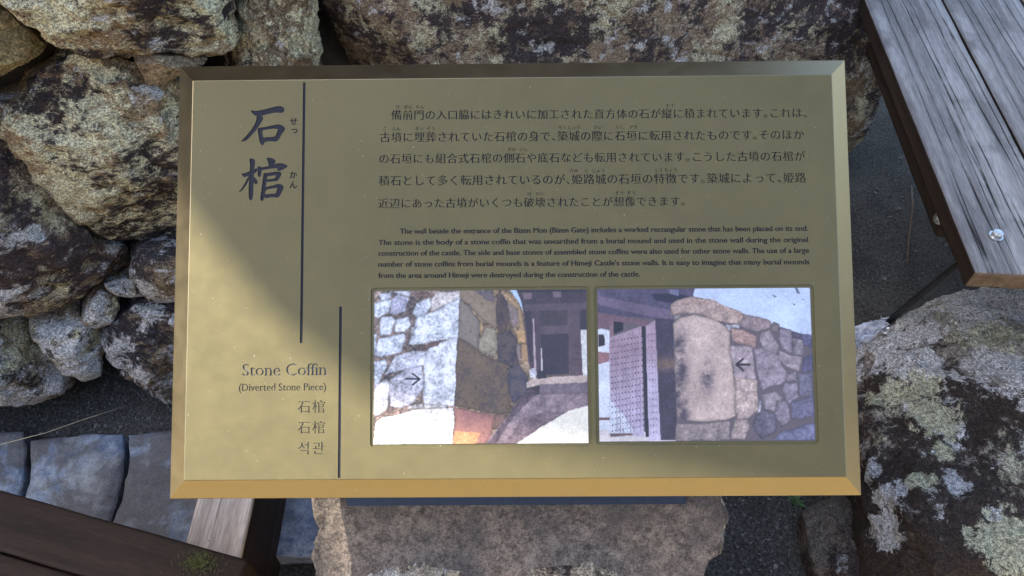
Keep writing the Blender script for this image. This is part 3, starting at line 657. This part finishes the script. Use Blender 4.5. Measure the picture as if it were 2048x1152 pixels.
KAN = [[[(222, 525), (245, 524), (268, 534), (271, 560), (263, 600), (259, 680), (257, 760), (253, 822), (243, 847), (231, 847), (221, 830), (219, 780), (222, 700), (228, 620), (232, 570)]],
       [[(163, 640), (185, 640), (225, 625), (260, 610), (280, 599), (293, 605), (286, 626), (265, 641), (230, 656), (195, 669), (180, 669)]],
       [[(234, 648), (223, 690), (201, 731), (176, 766), (150, 786), (144, 781), (170, 749), (195, 709), (214, 668)]],
       [[(257, 662), (275, 679), (289, 700), (289, 716), (275, 727), (259, 715), (249, 690)]],
       [[(356, 520), (385, 519), (415, 529), (430, 545), (421, 566), (402, 590), (378, 590), (369, 555)]],
       [[(288, 588), (305, 584), (321, 600), (319, 640), (311, 667), (297, 670), (287, 650), (291, 615)]],
       [[(300, 594), (350, 590), (400, 575), (450, 561), (490, 564), (518, 580), (517, 593), (481, 612), (452, 624), (436, 612), (448, 600), (400, 603), (350, 611), (315, 619)]],
       [[(335, 638), (350, 634), (363, 650), (359, 700), (351, 760), (341, 822), (331, 852), (318, 854), (308, 835), (314, 790), (324, 720), (330, 670)]],
       [[(345, 639), (400, 632), (440, 624), (467, 630), (474, 645), (456, 682), (441, 700), (400, 702), (353, 709)], [(360, 664), (400, 658), (433, 655), (421, 678), (395, 683), (358, 687)]],
       [[(343, 745), (400, 735), (450, 717), (482, 730), (492, 745), (476, 782), (456, 818), (441, 828), (390, 822), (338, 837)], [(353, 765), (400, 757), (441, 750), (436, 776), (425, 797), (390, 797), (343, 804)]]]
def title(strokes): return [brush([smoothc(c, 2) for c in s]) for s in strokes]
engrave(title(ISHI)+cjk('せ', (579.5, 243), (597.5, 243), .9, .03, .02)+cjk('っ', (581, 260), (599, 260), .9, .03, .02), window(472, 200, 601.5, 300), 'title_character')
engrave(title(KAN)+cjk('か', (578.5, 350), (596.5, 350), .9, .03, .02)+cjk('ん', (578.5, 370), (596.5, 370), .9, .03, .02), window(472, 304, 600, 410), 'title_character')

def rrect(px, pad, rad):
    """rounded rectangle in local metres from four photograph corners"""
    c = np.array([sl(*p) for p in px]); x0, x1 = (c[0, 0]+c[3, 0])/2-pad, (c[1, 0]+c[2, 0])/2+pad; y1, y0 = (c[0, 1]+c[1, 1])/2+pad, (c[2, 1]+c[3, 1])/2-pad
    P = []
    for cx, cy, a0 in ((x1-rad, y1-rad, 0), (x0+rad, y1-rad, 90), (x0+rad, y0+rad, 180), (x1-rad, y0+rad, 270)):
        for k in range(6): a = math.radians(a0+18*k); P.append((cx+rad*math.cos(a), cy+rad*math.sin(a)))
    return np.array(P), (x0+pad, y0+pad, x1-pad, y1-pad)
PA, ra = rrect([(748, 581), (1173, 580), (1177, 887), (747, 888)], .0028, .004)
PB, rb_ = rrect([(1196, 578), (1621, 576), (1631, 881), (1198, 884)], .0028, .004)
def bar(u0, v0, u1, v1, hw):
    a, b = np.array(sl(u0, v0)), np.array(sl(u1, v1)); b[0] = a[0] = (a[0]+b[0])/2; return np.array([(a[0]-hw, b[1]), (a[0]+hw, b[1]), (a[0]+hw, a[1]), (a[0]-hw, a[1])])
barA = bar(609.5, 165, 601.5, 686, .00115); barB = bar(680.5, 613, 679, 956, .00115)
ex = [np.array([(r[0], r[1]), (r[2], r[1]), (r[2], r[3]), (r[0], r[3])]) for r in WIN]
engrave([[PA], [PB]], (-HW, -HH, HW, HH), 'photo_recess', depth=.0012, excl=ex+[barA, barB], mat='bronze')
for B in (barA, barB):
    engrave([[B]], (B[0][0]-1e-6, B[0][1]-1e-6, B[1][0]+1e-6, B[2][1]+1e-6), 'divider_line')
# rim: a small rounded arris, the wide bevel, the edge and the back
nf = len(PF)
prof = [(0, 0), (.0006, -.00018), (BW-.0006, -BT+.0006), (BW, -BT-.0003), (BW, -.024), (BW-.01, -.026)]
b0 = len(PV)
for o_, z in prof: PV.extend([(-HW-o_, -HH-o_, z), (HW+o_, -HH-o_, z), (HW+o_, HH+o_, z), (-HW-o_, HH+o_, z)])
for k in range(len(prof)-1):
    for i in range(4): a = b0+4*k; PF.append((a+i, a+4+i, a+4+(i+1) % 4, a+(i+1) % 4))
a = b0+4*(len(prof)-1); PF.append((a+3, a+2, a+1, a))
pl = mesh('plate', PV, PF, [M['bronze'], M['gold']], sign)
mi = [0]*nf+[1]*(len(PF)-nf); pl.data.polygons.foreach_set('material_index', mi)
bpy.data.objects.remove(tob)

# printed photographs: colours drawn in code on a fine grid --------------------------------
def lin(c): c = np.asarray(c, float)/255.; return np.where(c <= .04045, c/12.92, ((c+.055)/1.055)**2.4)
class Print:
    def __init__(s, W, H, nx, ny, x0, y0, x1, y1, bg):
        s.gx, s.gy = np.meshgrid(np.linspace(x0, x1, nx), np.linspace(y0, y1, ny)); s.nx, s.ny = nx, ny
        s.pts = np.c_[s.gx.ravel(), s.gy.ravel()]; s.im = np.tile(np.array(bg, float), (nx*ny, 1))
        w = np.c_[s.pts/95., np.zeros(len(s.pts))]; s.wob = np.c_[fbm(w, 3, 61), fbm(w, 3, 77)]*7
        n3 = lambda k, sd, o=4: fbm(np.c_[s.pts/k, np.full(len(s.pts), sd)], o, sd, .65)
        s.n1, s.n2, s.n3 = n3(60., 3), n3(13., 5, 3), n3(150., 9)
    def dist(s, P, idx):
        d = np.full(len(idx), 1e9); q = s.pts[idx]+s.wob[idx]
        for a, b in zip(P, np.roll(P, -1, 0)):
            e = b-a; t = np.clip(((q-a)@e)/(e@e+1e-9), 0, 1); d = np.minimum(d, np.linalg.norm(q-a-t[:, None]*e, axis=1))
        return d
    def poly(s, P, col, nz=0., edge=0., wob=False, c2=None, m2=None, blend=1.):
        P = np.array(P, float); P = P.mean(0)+(P-P.mean(0))*(1.055 if wob else 1.); k = inside(s.pts+(s.wob if wob else 0), [P]); i = np.where(k)[0]
        if not len(i): return i
        c = np.tile(np.array(col, float), (len(i), 1))
        if c2 is not None: m = np.clip(m2(s.pts[i], s.n1[i], s.n2[i]), 0, 1)[:, None]; c = c*(1-m)+np.array(c2, float)*m
        if nz: c *= (1+nz*(.6*s.n1[i]+.95*s.n2[i]))[:, None]
        if edge: c *= (1-.42*np.exp(-s.dist(P, i)/(edge*np.clip(1+.7*s.n3[i], .25, 2))))[:, None]
        s.im[i] = s.im[i]*(1-blend)+c*blend; return i
    def line(s, a, b, w, col):
        a, b = np.array(a, float), np.array(b, float); d = (b-a)/np.linalg.norm(b-a); n = np.array([-d[1], d[0]])*w/2; s.poly([a-n, b-n, b+n, a+n], col)
    def build(s, name, rect, z, mat, label):
        g_ = fbm(np.c_[s.pts/6., np.full(len(s.pts), 31.)], 2, 31); im = (s.im*(1+.11*g_+.05*s.n3)[:, None]).reshape(s.ny, s.nx, 3)
        pd_ = np.pad(im, ((1, 1), (1, 1), (0, 0)), 'edge'); s.im = (.4*im+.15*(pd_[:-2, 1:-1]+pd_[2:, 1:-1]+pd_[1:-1, :-2]+pd_[1:-1, 2:])).reshape(-1, 3)
        x0, y0, x1, y1 = rect; xs = np.linspace(x0, x1, s.nx); ys = np.linspace(y1, y0, s.ny); X, Y = np.meshgrid(xs, ys)
        me = bpy.data.meshes.new(name); nx, ny = s.nx, s.ny
        co = np.c_[X.ravel(), Y.ravel(), np.full(nx*ny, z)]; I = np.arange(nx*ny).reshape(ny, nx)
        q = np.stack([I[1:, :-1], I[1:, 1:], I[:-1, 1:], I[:-1, :-1]], -1).reshape(-1, 4)
        me.from_pydata(co.tolist(), [], q.tolist()); me.update()
        at = me.color_attributes.new('print', 'FLOAT_COLOR', 'POINT')
        at.data.foreach_set('color', np.c_[lin(np.clip(s.im, 0, 255))*.62, np.ones(nx*ny)].ravel())
        o = link(name, me, mat, sign); o['label'] = label; return o
t = NT('printed_photo'); at = t.n('Attribute', attribute_name='print'); M['print'] = t.done(at, .32, None, 0., **{'Coat Weight': .3, 'Coat Roughness': .25})
p = Print(0, 0, 400, 290, 28, 38, 1523, 1110, (105, 88, 84))
p.poly([(28, 38), (640, 38), (610, 860), (590, 1110), (28, 1110)], (122, 104, 98), .5)
p.poly([(630, 38), (1060, 38), (1150, 640), (1000, 880), (830, 1108), (592, 1108)], (120, 100, 80), .5)
p.poly([(985, 38), (1060, 38), (1075, 190), (1050, 130)], (185, 212, 245))
WH = (214, 220, 240)
for P, c in [([(30, 130), (120, 100), (148, 110), (125, 190), (60, 225), (32, 210)], WH), ([(150, 100), (190, 70), (270, 90), (250, 180), (180, 200), (140, 200)], (186, 186, 212)),
             ([(300, 190), (330, 120), (420, 85), (430, 130), (390, 210), (330, 225)], WH), ([(430, 100), (470, 55), (637, 40), (632, 90), (560, 130), (430, 180)], (214, 206, 208)),
             ([(280, 410), (330, 235), (440, 190), (632, 95), (622, 370), (480, 385), (340, 410)], (222, 228, 246)), ([(75, 230), (150, 220), (180, 250), (140, 340), (70, 345)], WH),
             ([(185, 240), (270, 220), (285, 280), (240, 330), (170, 330)], WH), ([(45, 440), (70, 370), (240, 345), (245, 380), (215, 470), (80, 505), (40, 490)], WH),
             ([(110, 620), (180, 500), (300, 460), (395, 465), (385, 560), (270, 590)], (208, 210, 228)), ([(385, 600), (400, 470), (440, 430), (625, 372), (605, 830), (450, 835), (378, 825)], (226, 230, 246)),
             ([(145, 840), (145, 660), (270, 590), (365, 575), (370, 730), (300, 830), (220, 850)], (194, 192, 210)), ([(28, 540), (100, 525), (120, 560), (60, 680), (28, 715)], WH),
             ([(30, 890), (35, 700), (110, 655), (140, 690), (120, 850), (60, 905)], (216, 216, 232)), ([(28, 1108), (60, 960), (100, 930), (330, 880), (600, 858), (592, 1108)], (240, 238, 242)),
             ([(28, 345), (50, 350), (40, 470), (28, 500)], WH), ([(60, 60), (140, 45), (140, 90), (70, 110)], WH), ([(150, 45), (290, 40), (270, 80), (190, 65)], (200, 200, 218)),
             ([(375, 838), (540, 842), (530, 862), (380, 870)], (215, 212, 220)), ([(265, 850), (365, 832), (370, 865), (280, 875)], (190, 185, 195)), ([(300, 440), (490, 392), (470, 430), (340, 455)], (112, 86, 82)),
             ([(320, 60), (400, 45), (425, 60), (400, 80), (330, 85)], (125, 95, 85)), ([(285, 290), (320, 290), (300, 340), (285, 330)], (205, 205, 220))]:
    p.poly(P, c, .26, 5, True)
mot = lambda q, a, b: .45+.55*a+.75*b
for P, c, c2 in [([(638, 40), (740, 45), (885, 150), (880, 300), (800, 250), (690, 140), (635, 90)], (168, 148, 122), (120, 104, 92)), ([(632, 110), (700, 160), (770, 260), (760, 450), (625, 375)], (158, 146, 134), (112, 100, 96)),
                 ([(625, 385), (760, 460), (780, 490), (935, 560), (965, 620), (975, 880), (870, 890), (605, 830)], (146, 122, 96), (74, 62, 60)), ([(770, 390), (820, 300), (870, 310), (895, 420), (880, 510), (800, 480), (765, 460)], (170, 158, 136), (140, 130, 116)),
                 ([(890, 80), (930, 70), (970, 130), (980, 230), (940, 340), (900, 310), (885, 200)], (124, 100, 90), (60, 48, 52)), ([(895, 360), (980, 320), (1030, 400), (1040, 560), (980, 580), (900, 530)], (120, 100, 98), (50, 44, 54)),
                 ([(980, 130), (1040, 180), (1050, 260), (1010, 300), (980, 230)], (152, 136, 132), (120, 104, 104)), ([(960, 50), (1000, 80), (1060, 160), (1085, 320), (1050, 300), (1040, 170), (980, 110)], (196, 166, 124), (150, 124, 96)),
                 ([(1015, 320), (1085, 325), (1100, 415), (1040, 415)], (204, 168, 116), (170, 136, 100)), ([(1065, 425), (1105, 425), (1130, 525), (1070, 530)], (198, 162, 120), (160, 130, 100)),
                 ([(1045, 560), (1125, 530), (1140, 610), (1090, 620)], (186, 160, 130), (150, 130, 110)), ([(970, 600), (1040, 565), (1095, 640), (1110, 740), (1010, 835), (975, 760)], (120, 106, 112), (58, 54, 66)),
                 ([(600, 860), (740, 890), (870, 915), (850, 1000), (830, 1070), (790, 1108), (592, 1108)], (196, 140, 128), (120, 84, 84)), ([(740, 40), (850, 40), (880, 120), (820, 110)], (134, 122, 126), (96, 84, 92)), ([(880, 912), (960, 895), (930, 960), (870, 1000)], (150, 120, 105), (110, 84, 80)),
                 ([(780, 250), (805, 300), (775, 350)], (210, 185, 140), (180, 150, 110)), ([(1030, 420), (1060, 430), (1065, 520), (1045, 540)], (170, 150, 150), (140, 120, 120))]:
    p.poly(P, c, .3, 5, True, c2, mot)
p.poly([(600, 1020), (760, 1040), (740, 1108), (592, 1108)], (255, 178, 110), .2, 0, True, blend=.6)
G = (72, 58, 70)
p.poly([(1030, 38), (1523, 38), (1523, 190), (1080, 190), (1060, 110)], G, .12); p.poly([(1060, 38), (1523, 38), (1523, 52), (1040, 56)], (52, 42, 54))
p.poly([(1085, 140), (1523, 130), (1523, 180), (1090, 188)], (92, 76, 88), .1); p.poly([(1075, 60), (1140, 60), (1140, 100), (1082, 105)], (122, 102, 112)); p.poly([(1285, 50), (1345, 50), (1345, 90), (1290, 90)], (122, 102, 112))
p.poly([(1080, 188), (1200, 188), (1200, 640), (1140, 640), (1110, 540)], (84, 66, 80), .1); p.poly([(1085, 190), (1132, 190), (1138, 540), (1120, 540)], (62, 50, 62), .1)
p.poly([(1200, 185), (1390, 182), (1390, 292), (1200, 294)], (70, 58, 67), .1); p.poly([(1200, 295), (1390, 290), (1390, 345), (1200, 350)], (94, 78, 90), .08); p.poly([(1200, 352), (1395, 347), (1395, 630), (1200, 635)], (60, 50, 64), .1)
p.poly([(1390, 180), (1475, 175), (1490, 640), (1400, 636)], (92, 74, 84), .1); p.poly([(1475, 190), (1523, 190), (1523, 320), (1478, 320)], (60, 48, 60)); p.poly([(1478, 320), (1523, 320), (1523, 640), (1490, 640)], (222, 222, 226), .1)
for i in range(6):
    for j in range(4): p.poly([(1412+i*13+j*2-2, 440+j*42), (1416+i*13+j*2, 440+j*42), (1416+i*13+j*2, 446+j*42), (1412+i*13+j*2-2, 446+j*42)], (52, 40, 50))
p.poly([(1144, 240), (1152, 240), (1166, 600), (1150, 600)], (196, 176, 180)); p.poly([(1200, 448), (1207, 448), (1210, 630), (1200, 630)], (222, 216, 216))
p.poly([(1095, 690), (1150, 655), (1523, 640), (1523, 692), (1200, 702), (1100, 728)], (192, 174, 168), .12); p.poly([(1190, 702), (1523, 690), (1523, 765), (1190, 768)], (116, 102, 114), .15); p.poly([(1100, 728), (1190, 705), (1180, 780), (1095, 800)], (60, 50, 58))
p.poly([(1090, 800), (1180, 772), (1523, 768), (1523, 890), (1380, 910), (1180, 1010), (1050, 1110), (815, 1110), (860, 1040), (960, 930)], (142, 124, 132), .2)
p.poly([(815, 1110), (1010, 860), (1110, 740), (1170, 770), (970, 960), (890, 1090)], (92, 76, 86), .25, 0, True, blend=.8)
p.poly([(1050, 950), (1180, 905), (1400, 905), (1180, 1010), (1040, 1110), (960, 1110)], (110, 92, 100), .25, 0, True, blend=.7)
p.poly([(1040, 1110), (1180, 1010), (1380, 900), (1523, 862), (1523, 1110)], (246, 241, 230), .03, 0, True)
p.poly([(1115, 605), (1135, 588), (1160, 592), (1170, 622), (1160, 655), (1122, 655)], (188, 188, 200), .3); p.poly([(1176, 608), (1230, 605), (1236, 660), (1170, 662)], (48, 42, 52), .3)
for a, b in (((248, 659), (350, 659)), ((295, 618), (352, 660)), ((297, 702), (352, 658))): p.line(a, b, 11, (22, 22, 30))
p.build('printed_photo', ra, -.0005, M['print'], 'photograph of a sunlit stone wall corner with a black arrow and gate')
p = Print(0, 0, 400, 290, 60, 25, 1575, 1105, (104, 92, 100))
p.poly([(740, 25), (1575, 20), (1575, 380), (1280, 275), (1090, 220), (900, 135), (745, 95)], (203, 218, 248), .02)
for q in ([(1303, 68), (1338, 84), (1318, 96)], [(1446, 134), (1468, 142), (1455, 154)], [(1512, 104), (1532, 108), (1520, 115)], [(1465, 25), (1485, 25), (1505, 70), (1478, 62)]): p.poly(q, (112, 116, 140))
p.poly([(60, 300), (145, 320), (140, 1105), (60, 1105)], (218, 224, 242), .04); p.poly([(60, 470), (140, 480), (135, 540), (60, 560)], (150, 110, 115)); p.poly([(60, 935), (140, 935), (140, 952), (60, 955)], (120, 90, 90)); p.poly([(60, 1020), (600, 1050), (600, 1105), (60, 1105)], (215, 208, 214), .05)
p.poly([(60, 25), (755, 25), (735, 90), (600, 130), (596, 260), (470, 240), (60, 205)], (84, 74, 100), .15); p.poly([(440, 60), (640, 60), (735, 90), (600, 130), (480, 110)], (46, 40, 60), .1); p.poly([(570, 30), (640, 30), (640, 78), (575, 60)], (120, 118, 150))
p.poly([(60, 70), (590, 180), (592, 244), (440, 228), (60, 130)], (110, 94, 118), .1); p.poly([(60, 190), (425, 258), (415, 292), (250, 262), (60, 312)], (118, 90, 102), .1); p.poly([(140, 290), (175, 270), (172, 360), (140, 372)], (140, 110, 118))
p.poly([(172, 255), (240, 262), (240, 318), (172, 346)], (34, 28, 38)); p.poly([(62, 350), (100, 350), (108, 380), (106, 425), (62, 436)], (52, 40, 46))
p.poly([(140, 372), (372, 288), (374, 1072), (134, 1046)], (168, 144, 162), .07, 0, False, (186, 176, 206), lambda q, a, b: (q[:, 1]-450)/500); p.poly([(140, 808), (240, 930), (312, 1046), (135, 1046)], (214, 220, 240), .05)
p.poly([(395, 296), (480, 240), (490, 1097), (408, 1097)], (172, 150, 170), .07, 0, False, (192, 184, 212), lambda q, a, b: (q[:, 1]-450)/300); p.poly([(370, 290), (398, 295), (407, 1072), (384, 1072)], (44, 36, 46))
for i in range(9): p.line((163+i*24, 372-i*8.6), (160+i*24, 1048), 2.5, (128, 110, 132))
for r_ in range(16):
    for i in range(10):
        x, y = 152+i*24, 400+r_*42-i*4
        p.poly([(x-4, y-5), (x+4, y-5), (x+4, y+5), (x-4, y+5)], (74, 58, 78))
    for x in (420, 440, 462): p.poly([(x-3, 345+r_*46), (x+4, 345+r_*46), (x+4, 354+r_*46), (x-3, 354+r_*46)], (84, 68, 86))
p.poly([(468, 232), (602, 244), (606, 1097), (490, 1097)], (70, 60, 76), .12, 0, False, (120, 98, 88), lambda q, a, b: np.exp(-((q[:, 1]-560)/45.)**2))
p.poly([(130, 1046), (300, 1046), (290, 1060), (140, 1072)], (110, 90, 92))
for P, c in [([(595, 212), (595, 140), (640, 110), (740, 88), (880, 115), (1010, 170), (1100, 215), (1090, 265), (1040, 275), (900, 250), (800, 215), (740, 205)], (178, 154, 148)), ([(1075, 280), (1105, 215), (1200, 230), (1280, 260), (1275, 310), (1190, 335), (1110, 315)], (162, 142, 146)),
             ([(1005, 310), (1100, 330), (1180, 375), (1175, 445), (1050, 420), (1005, 395)], (172, 142, 136)), ([(1000, 435), (1155, 445), (1165, 665), (1020, 655)], (168, 152, 160)), ([(1022, 660), (1175, 680), (1185, 880), (1120, 940), (1030, 950)], (186, 166, 162)),
             ([(1170, 460), (1230, 455), (1330, 510), (1390, 640), (1360, 690), (1215, 740), (1190, 650)], (152, 137, 151)), ([(1205, 400), (1215, 345), (1275, 330), (1340, 450), (1320, 500), (1240, 470)], (156, 141, 151)), ([(1350, 310), (1430, 330), (1440, 480), (1365, 465), (1345, 400)], (146, 133, 149)),
             ([(1440, 380), (1500, 390), (1510, 500), (1450, 495)], (151, 139, 151)), ([(1340, 480), (1500, 515), (1475, 620), (1400, 590), (1335, 540)], (161, 146, 156)), ([(1390, 640), (1450, 620), (1460, 690), (1380, 680)], (146, 132, 146)), ([(1360, 700), (1460, 700), (1465, 800), (1400, 850), (1350, 760)], (140, 130, 146)),
             ([(1470, 640), (1565, 640), (1570, 800), (1480, 790)], (126, 119, 142)), ([(1200, 780), (1300, 760), (1350, 800), (1310, 900), (1230, 890)], (150, 138, 149)), ([(1310, 830), (1380, 830), (1410, 960), (1340, 1010), (1300, 920)], (140, 128, 143)), ([(1420, 840), (1570, 800), (1575, 940), (1420, 950)], (112, 106, 132)),
             ([(608, 978), (820, 978), (965, 962), (970, 1097), (608, 1097)], (152, 137, 138)), ([(985, 1090), (1010, 960), (1100, 955), (1120, 1000), (1080, 1092)], (166, 149, 147)), ([(1140, 1000), (1200, 890), (1310, 930), (1300, 1040), (1200, 1090)], (106, 98, 116)), ([(1290, 1100), (1350, 1040), (1500, 1000), (1575, 990), (1575, 1100)], (122, 120, 152)),
             ([(1285, 290), (1310, 265), (1350, 285), (1350, 345), (1290, 330)], (132, 116, 122)), ([(1435, 340), (1500, 350), (1500, 395), (1440, 370)], (88, 78, 100)), ([(1505, 355), (1570, 362), (1570, 450), (1510, 430)], (102, 97, 132)), ([(1510, 520), (1570, 500), (1570, 620), (1500, 620)], (96, 90, 120)),
             ([(965, 275), (1010, 285), (995, 330), (970, 310)], (190, 185, 200)), ([(1015, 280), (1070, 285), (1060, 310), (1010, 302)], (185, 180, 196)), ([(600, 215), (650, 212), (640, 240), (604, 246)], (170, 160, 160)), ([(1190, 820), (1212, 830), (1195, 900), (1178, 915)], (200, 195, 210))]:
    p.poly(P, c, .2, 5, True)
Mn = [(595, 270), (640, 235), (745, 210), (880, 240), (960, 290), (995, 340), (1000, 500), (1025, 760), (1022, 930), (960, 955), (830, 970), (680, 960), (608, 930), (598, 600)]
p.poly(Mn, (204, 182, 176), .10, 7, False, (84, 72, 84), lambda q, a, b: .85*np.exp(-((q[:, 0]-640)/58)**2)*np.clip((q[:, 1]-250)/150, 0, 1)*(.75+.7*a)+.7*np.exp(-((q[:, 0]-825)/55)**2-((q[:, 1]-650)/130)**2)*np.clip(.6+1.3*a+b, 0, 1.4))
for a, b in (((1030, 568), (1135, 568)), ((1088, 525), (1031, 570)), ((1088, 612), (1031, 566))): p.line(a, b, 14, (48, 38, 40))
p.build('printed_photo', rb_, -.0005, M['print'], 'photograph of a studded gate door beside a tall stone and wall')

# mount between plate and pedestal
GD = .118
M['dark_metal'] = flat_mat('dark_blue_metal', (.02, .024, .04), .3, .3, .2, 120)
x0, yb = sl(668, 1009, -GD); x1, _ = sl(1398, 1007, -GD)
bm = bmesh.new(); box_bm(bm, V((x0, yb, -GD)), V((x1-x0, 0, 0)), V((0, -yb+.10, 0)), V((0, 0, .008)))
bmesh.ops.bevel(bm, geom=[e for e in bm.edges if abs((e.verts[0].co-e.verts[1].co).z) > .005], offset=.014, segments=6, affect='EDGES')
bmesh.ops.bevel(bm, geom=[e for e in bm.edges if min(v.co.z for v in e.verts) > -GD+.007], offset=.0015, segments=2, affect='EDGES')
bm_obj('mount_plate', bm, M['dark_metal'], sign)
bm = bmesh.new(); box_bm(bm, V((x0+.06, yb+.05, -GD+.007)), V((x1-x0-.12, 0, 0)), V((0, -yb+.02, 0)), V((0, 0, GD-.032)), .003)
bm_obj('mount_neck', bm, M['dark_metal'], sign)

# pedestal boulder with a sawn, sloping top
t = NT('sawn_granite'); v = t.obj(); n1 = t.noise(v, 14, 6, .6); n2 = t.noise(v, 190, 8, .8); n3 = t.noise(v, 520, 3, .7); n4 = t.noise(v, 70, 8, .75)
c = t.mix(t.mr(t.ma('ADD', t.ma('MULTIPLY', n2, .55), t.ma('MULTIPLY', n4, .45)), .40, .6), (.07, .058, .054), (.25, .205, .178)); c = t.mix(t.ma('MULTIPLY', t.mr(n1, .44, .62), .7), c, (.085, .075, .075)); c = t.mix(t.ma('MULTIPLY', t.mr(n2, .60, .68), .6), c, (.05, .042, .042))
c = t.mix(.7, c, t.mix(t.mr(n3, .35, .65), (.55, .55, .55), (1.35, 1.35, 1.35)), 'MULTIPLY')
M['granite'] = t.done(c, .9, t.bump(t.ma('ADD', n2, n3), .6, .003), None, **{'Specular IOR Level': .25})
M['rock_ped'] = rock_mat('pedestal_rough', d_amt=.22, p_amt=.35, w_amt=.4, spots=.4, tan=(.36, .31, .25), pale=(.45, .43, .36), white=(.46, .46, .47), loc=(2, 2, 9))
def pp(u, v): x, y = sl(u, v, -GD); return sw(x, y, -GD)
px = [(690, 560), (1050, 540), (1400, 560), (1430, 800), (1440, 990), (1450, 1030), (1446, 1090), (1425, 1150), (1390, 1290), (1050, 1340), (700, 1300), (612, 1180), (624, 1130), (636, 1060), (650, 990), (660, 800)]
HP = .05
def ped_post(P, dsp, C, X, Y, Z):
    h = (P-C)@Z; lim = HP*.80; flat = h > lim
    loc = np.array([((V(p)-SO).dot(SX), (V(p)-SO).dot(SY)) for p in P])
    dsp = np.where(flat, dsp*.05, dsp*1.15)
    P = P-np.outer(np.clip(h-lim, 0, None), Z)
    P = P-np.outer(np.clip(sl(1000, 1010, -GD)[1]-loc[:, 1], 0, .2)*.14, Z)
    for (u, v, ru, rv, hh) in ((835, 1172, 112, 42, .02), (1145, 1168, 100, 46, .022), (1040, 1260, 300, 60, -.02)):
        a = np.array(sl(u, v, -GD)); sx_ = .00052*ru; sy_ = .00052*rv
        e = np.exp(-(((loc[:, 0]-a[0])/sx_)**2+((loc[:, 1]-a[1])/sy_)**2)**1.6)
        P = P+np.outer(e*hh*(h > 0), Z); dsp = dsp+e*.004*fbm(P*55, 3, 8)*(h > 0)
    return P, dsp
zoff = SN*(-HP*.80)
pd = stone('stone_pedestal', [pp(*q)+zoff for q in px], SN*HP, V((0, .10, -.72)), [M['granite'], M['rock_ped']], seed=71, pf=9, pb=6, N=300, MF=90, MB=20, facets=0, post=ped_post, jag=.014)
mi = np.zeros(len(pd.data.polygons), int); cen = np.zeros(len(mi)*3); pd.data.polygons.foreach_get('center', cen); cen = cen.reshape(-1, 3)
kk = [max(0, math.cos(t_))**(2/9) for t_ in np.linspace(0, math.pi/2, 91)[1:]]
j0 = next(i_ for i_, k_ in enumerate(kk) if k_ < .70); mi[300*(j0+1):] = 1
for (u, v, ru, rv) in ((835, 1172, 112, 42), (1145, 1168, 100, 46)):
    a = V((*sl(u, v, -GD), 0)); lx_ = (cen+np.array(pd.location)-np.array(SO)); q1 = lx_@np.array(SX)-a.x; q2 = lx_@np.array(SY)-a.y; sx_, sy_ = .00052*ru, .00052*rv
    mi[((q1/sx_)**2+(q2/sy_)**2 < .85) & (cen@np.array(SN) > 0)] = 1
pd.data.polygons.foreach_set('material_index', mi)
tag(pd, 'pale boulder with sawn sloping top carrying the bronze sign', 'pedestal')

# ------------------------------------------------------------------ unseen slabs overhead, added and shaped to block the sun
M['blocker_wood'] = flat_mat('sun_blocker_brown', (.10, .075, .055), .8, 0, .3, 8)
def shade(u, v): return on_plane(u, v, SO, SN)
def sun_blocker(name, px, dist, label):
    P = [shade(u, v)+LS*dist for u, v in px]; n = len(P); T = [p+LS*.12 for p in P]
    o = mesh(name, P+T, [tuple(range(n))[::-1], tuple(range(n, 2*n))]+[(i, (i+1) % n, n+(i+1) % n, n+i) for i in range(n)], M['blocker_wood'], origin=P[0])
    tag(o, label, kind='structure')
sun_blocker('sun_blocker_main', [(200, 215), (300, 338), (382, 440), (434, 506), (512, 606), (570, 662), (643, 712), (695, 760), (760, 802), (900, 850), (1100, 898), (1400, 960), (1800, 1040), (3400, 1250), (3800, -2600), (-2400, -2600), (-2400, 215)], 4.0, 'added unseen slab overhead shaped to cast the diagonal shade')
sun_blocker('sun_blocker_left', [(-2600, -200), (150, -200), (215, 300), (232, 700), (250, 1380), (-2600, 1380)], 4.5, 'added unseen slab overhead keeping the sun off the left side')
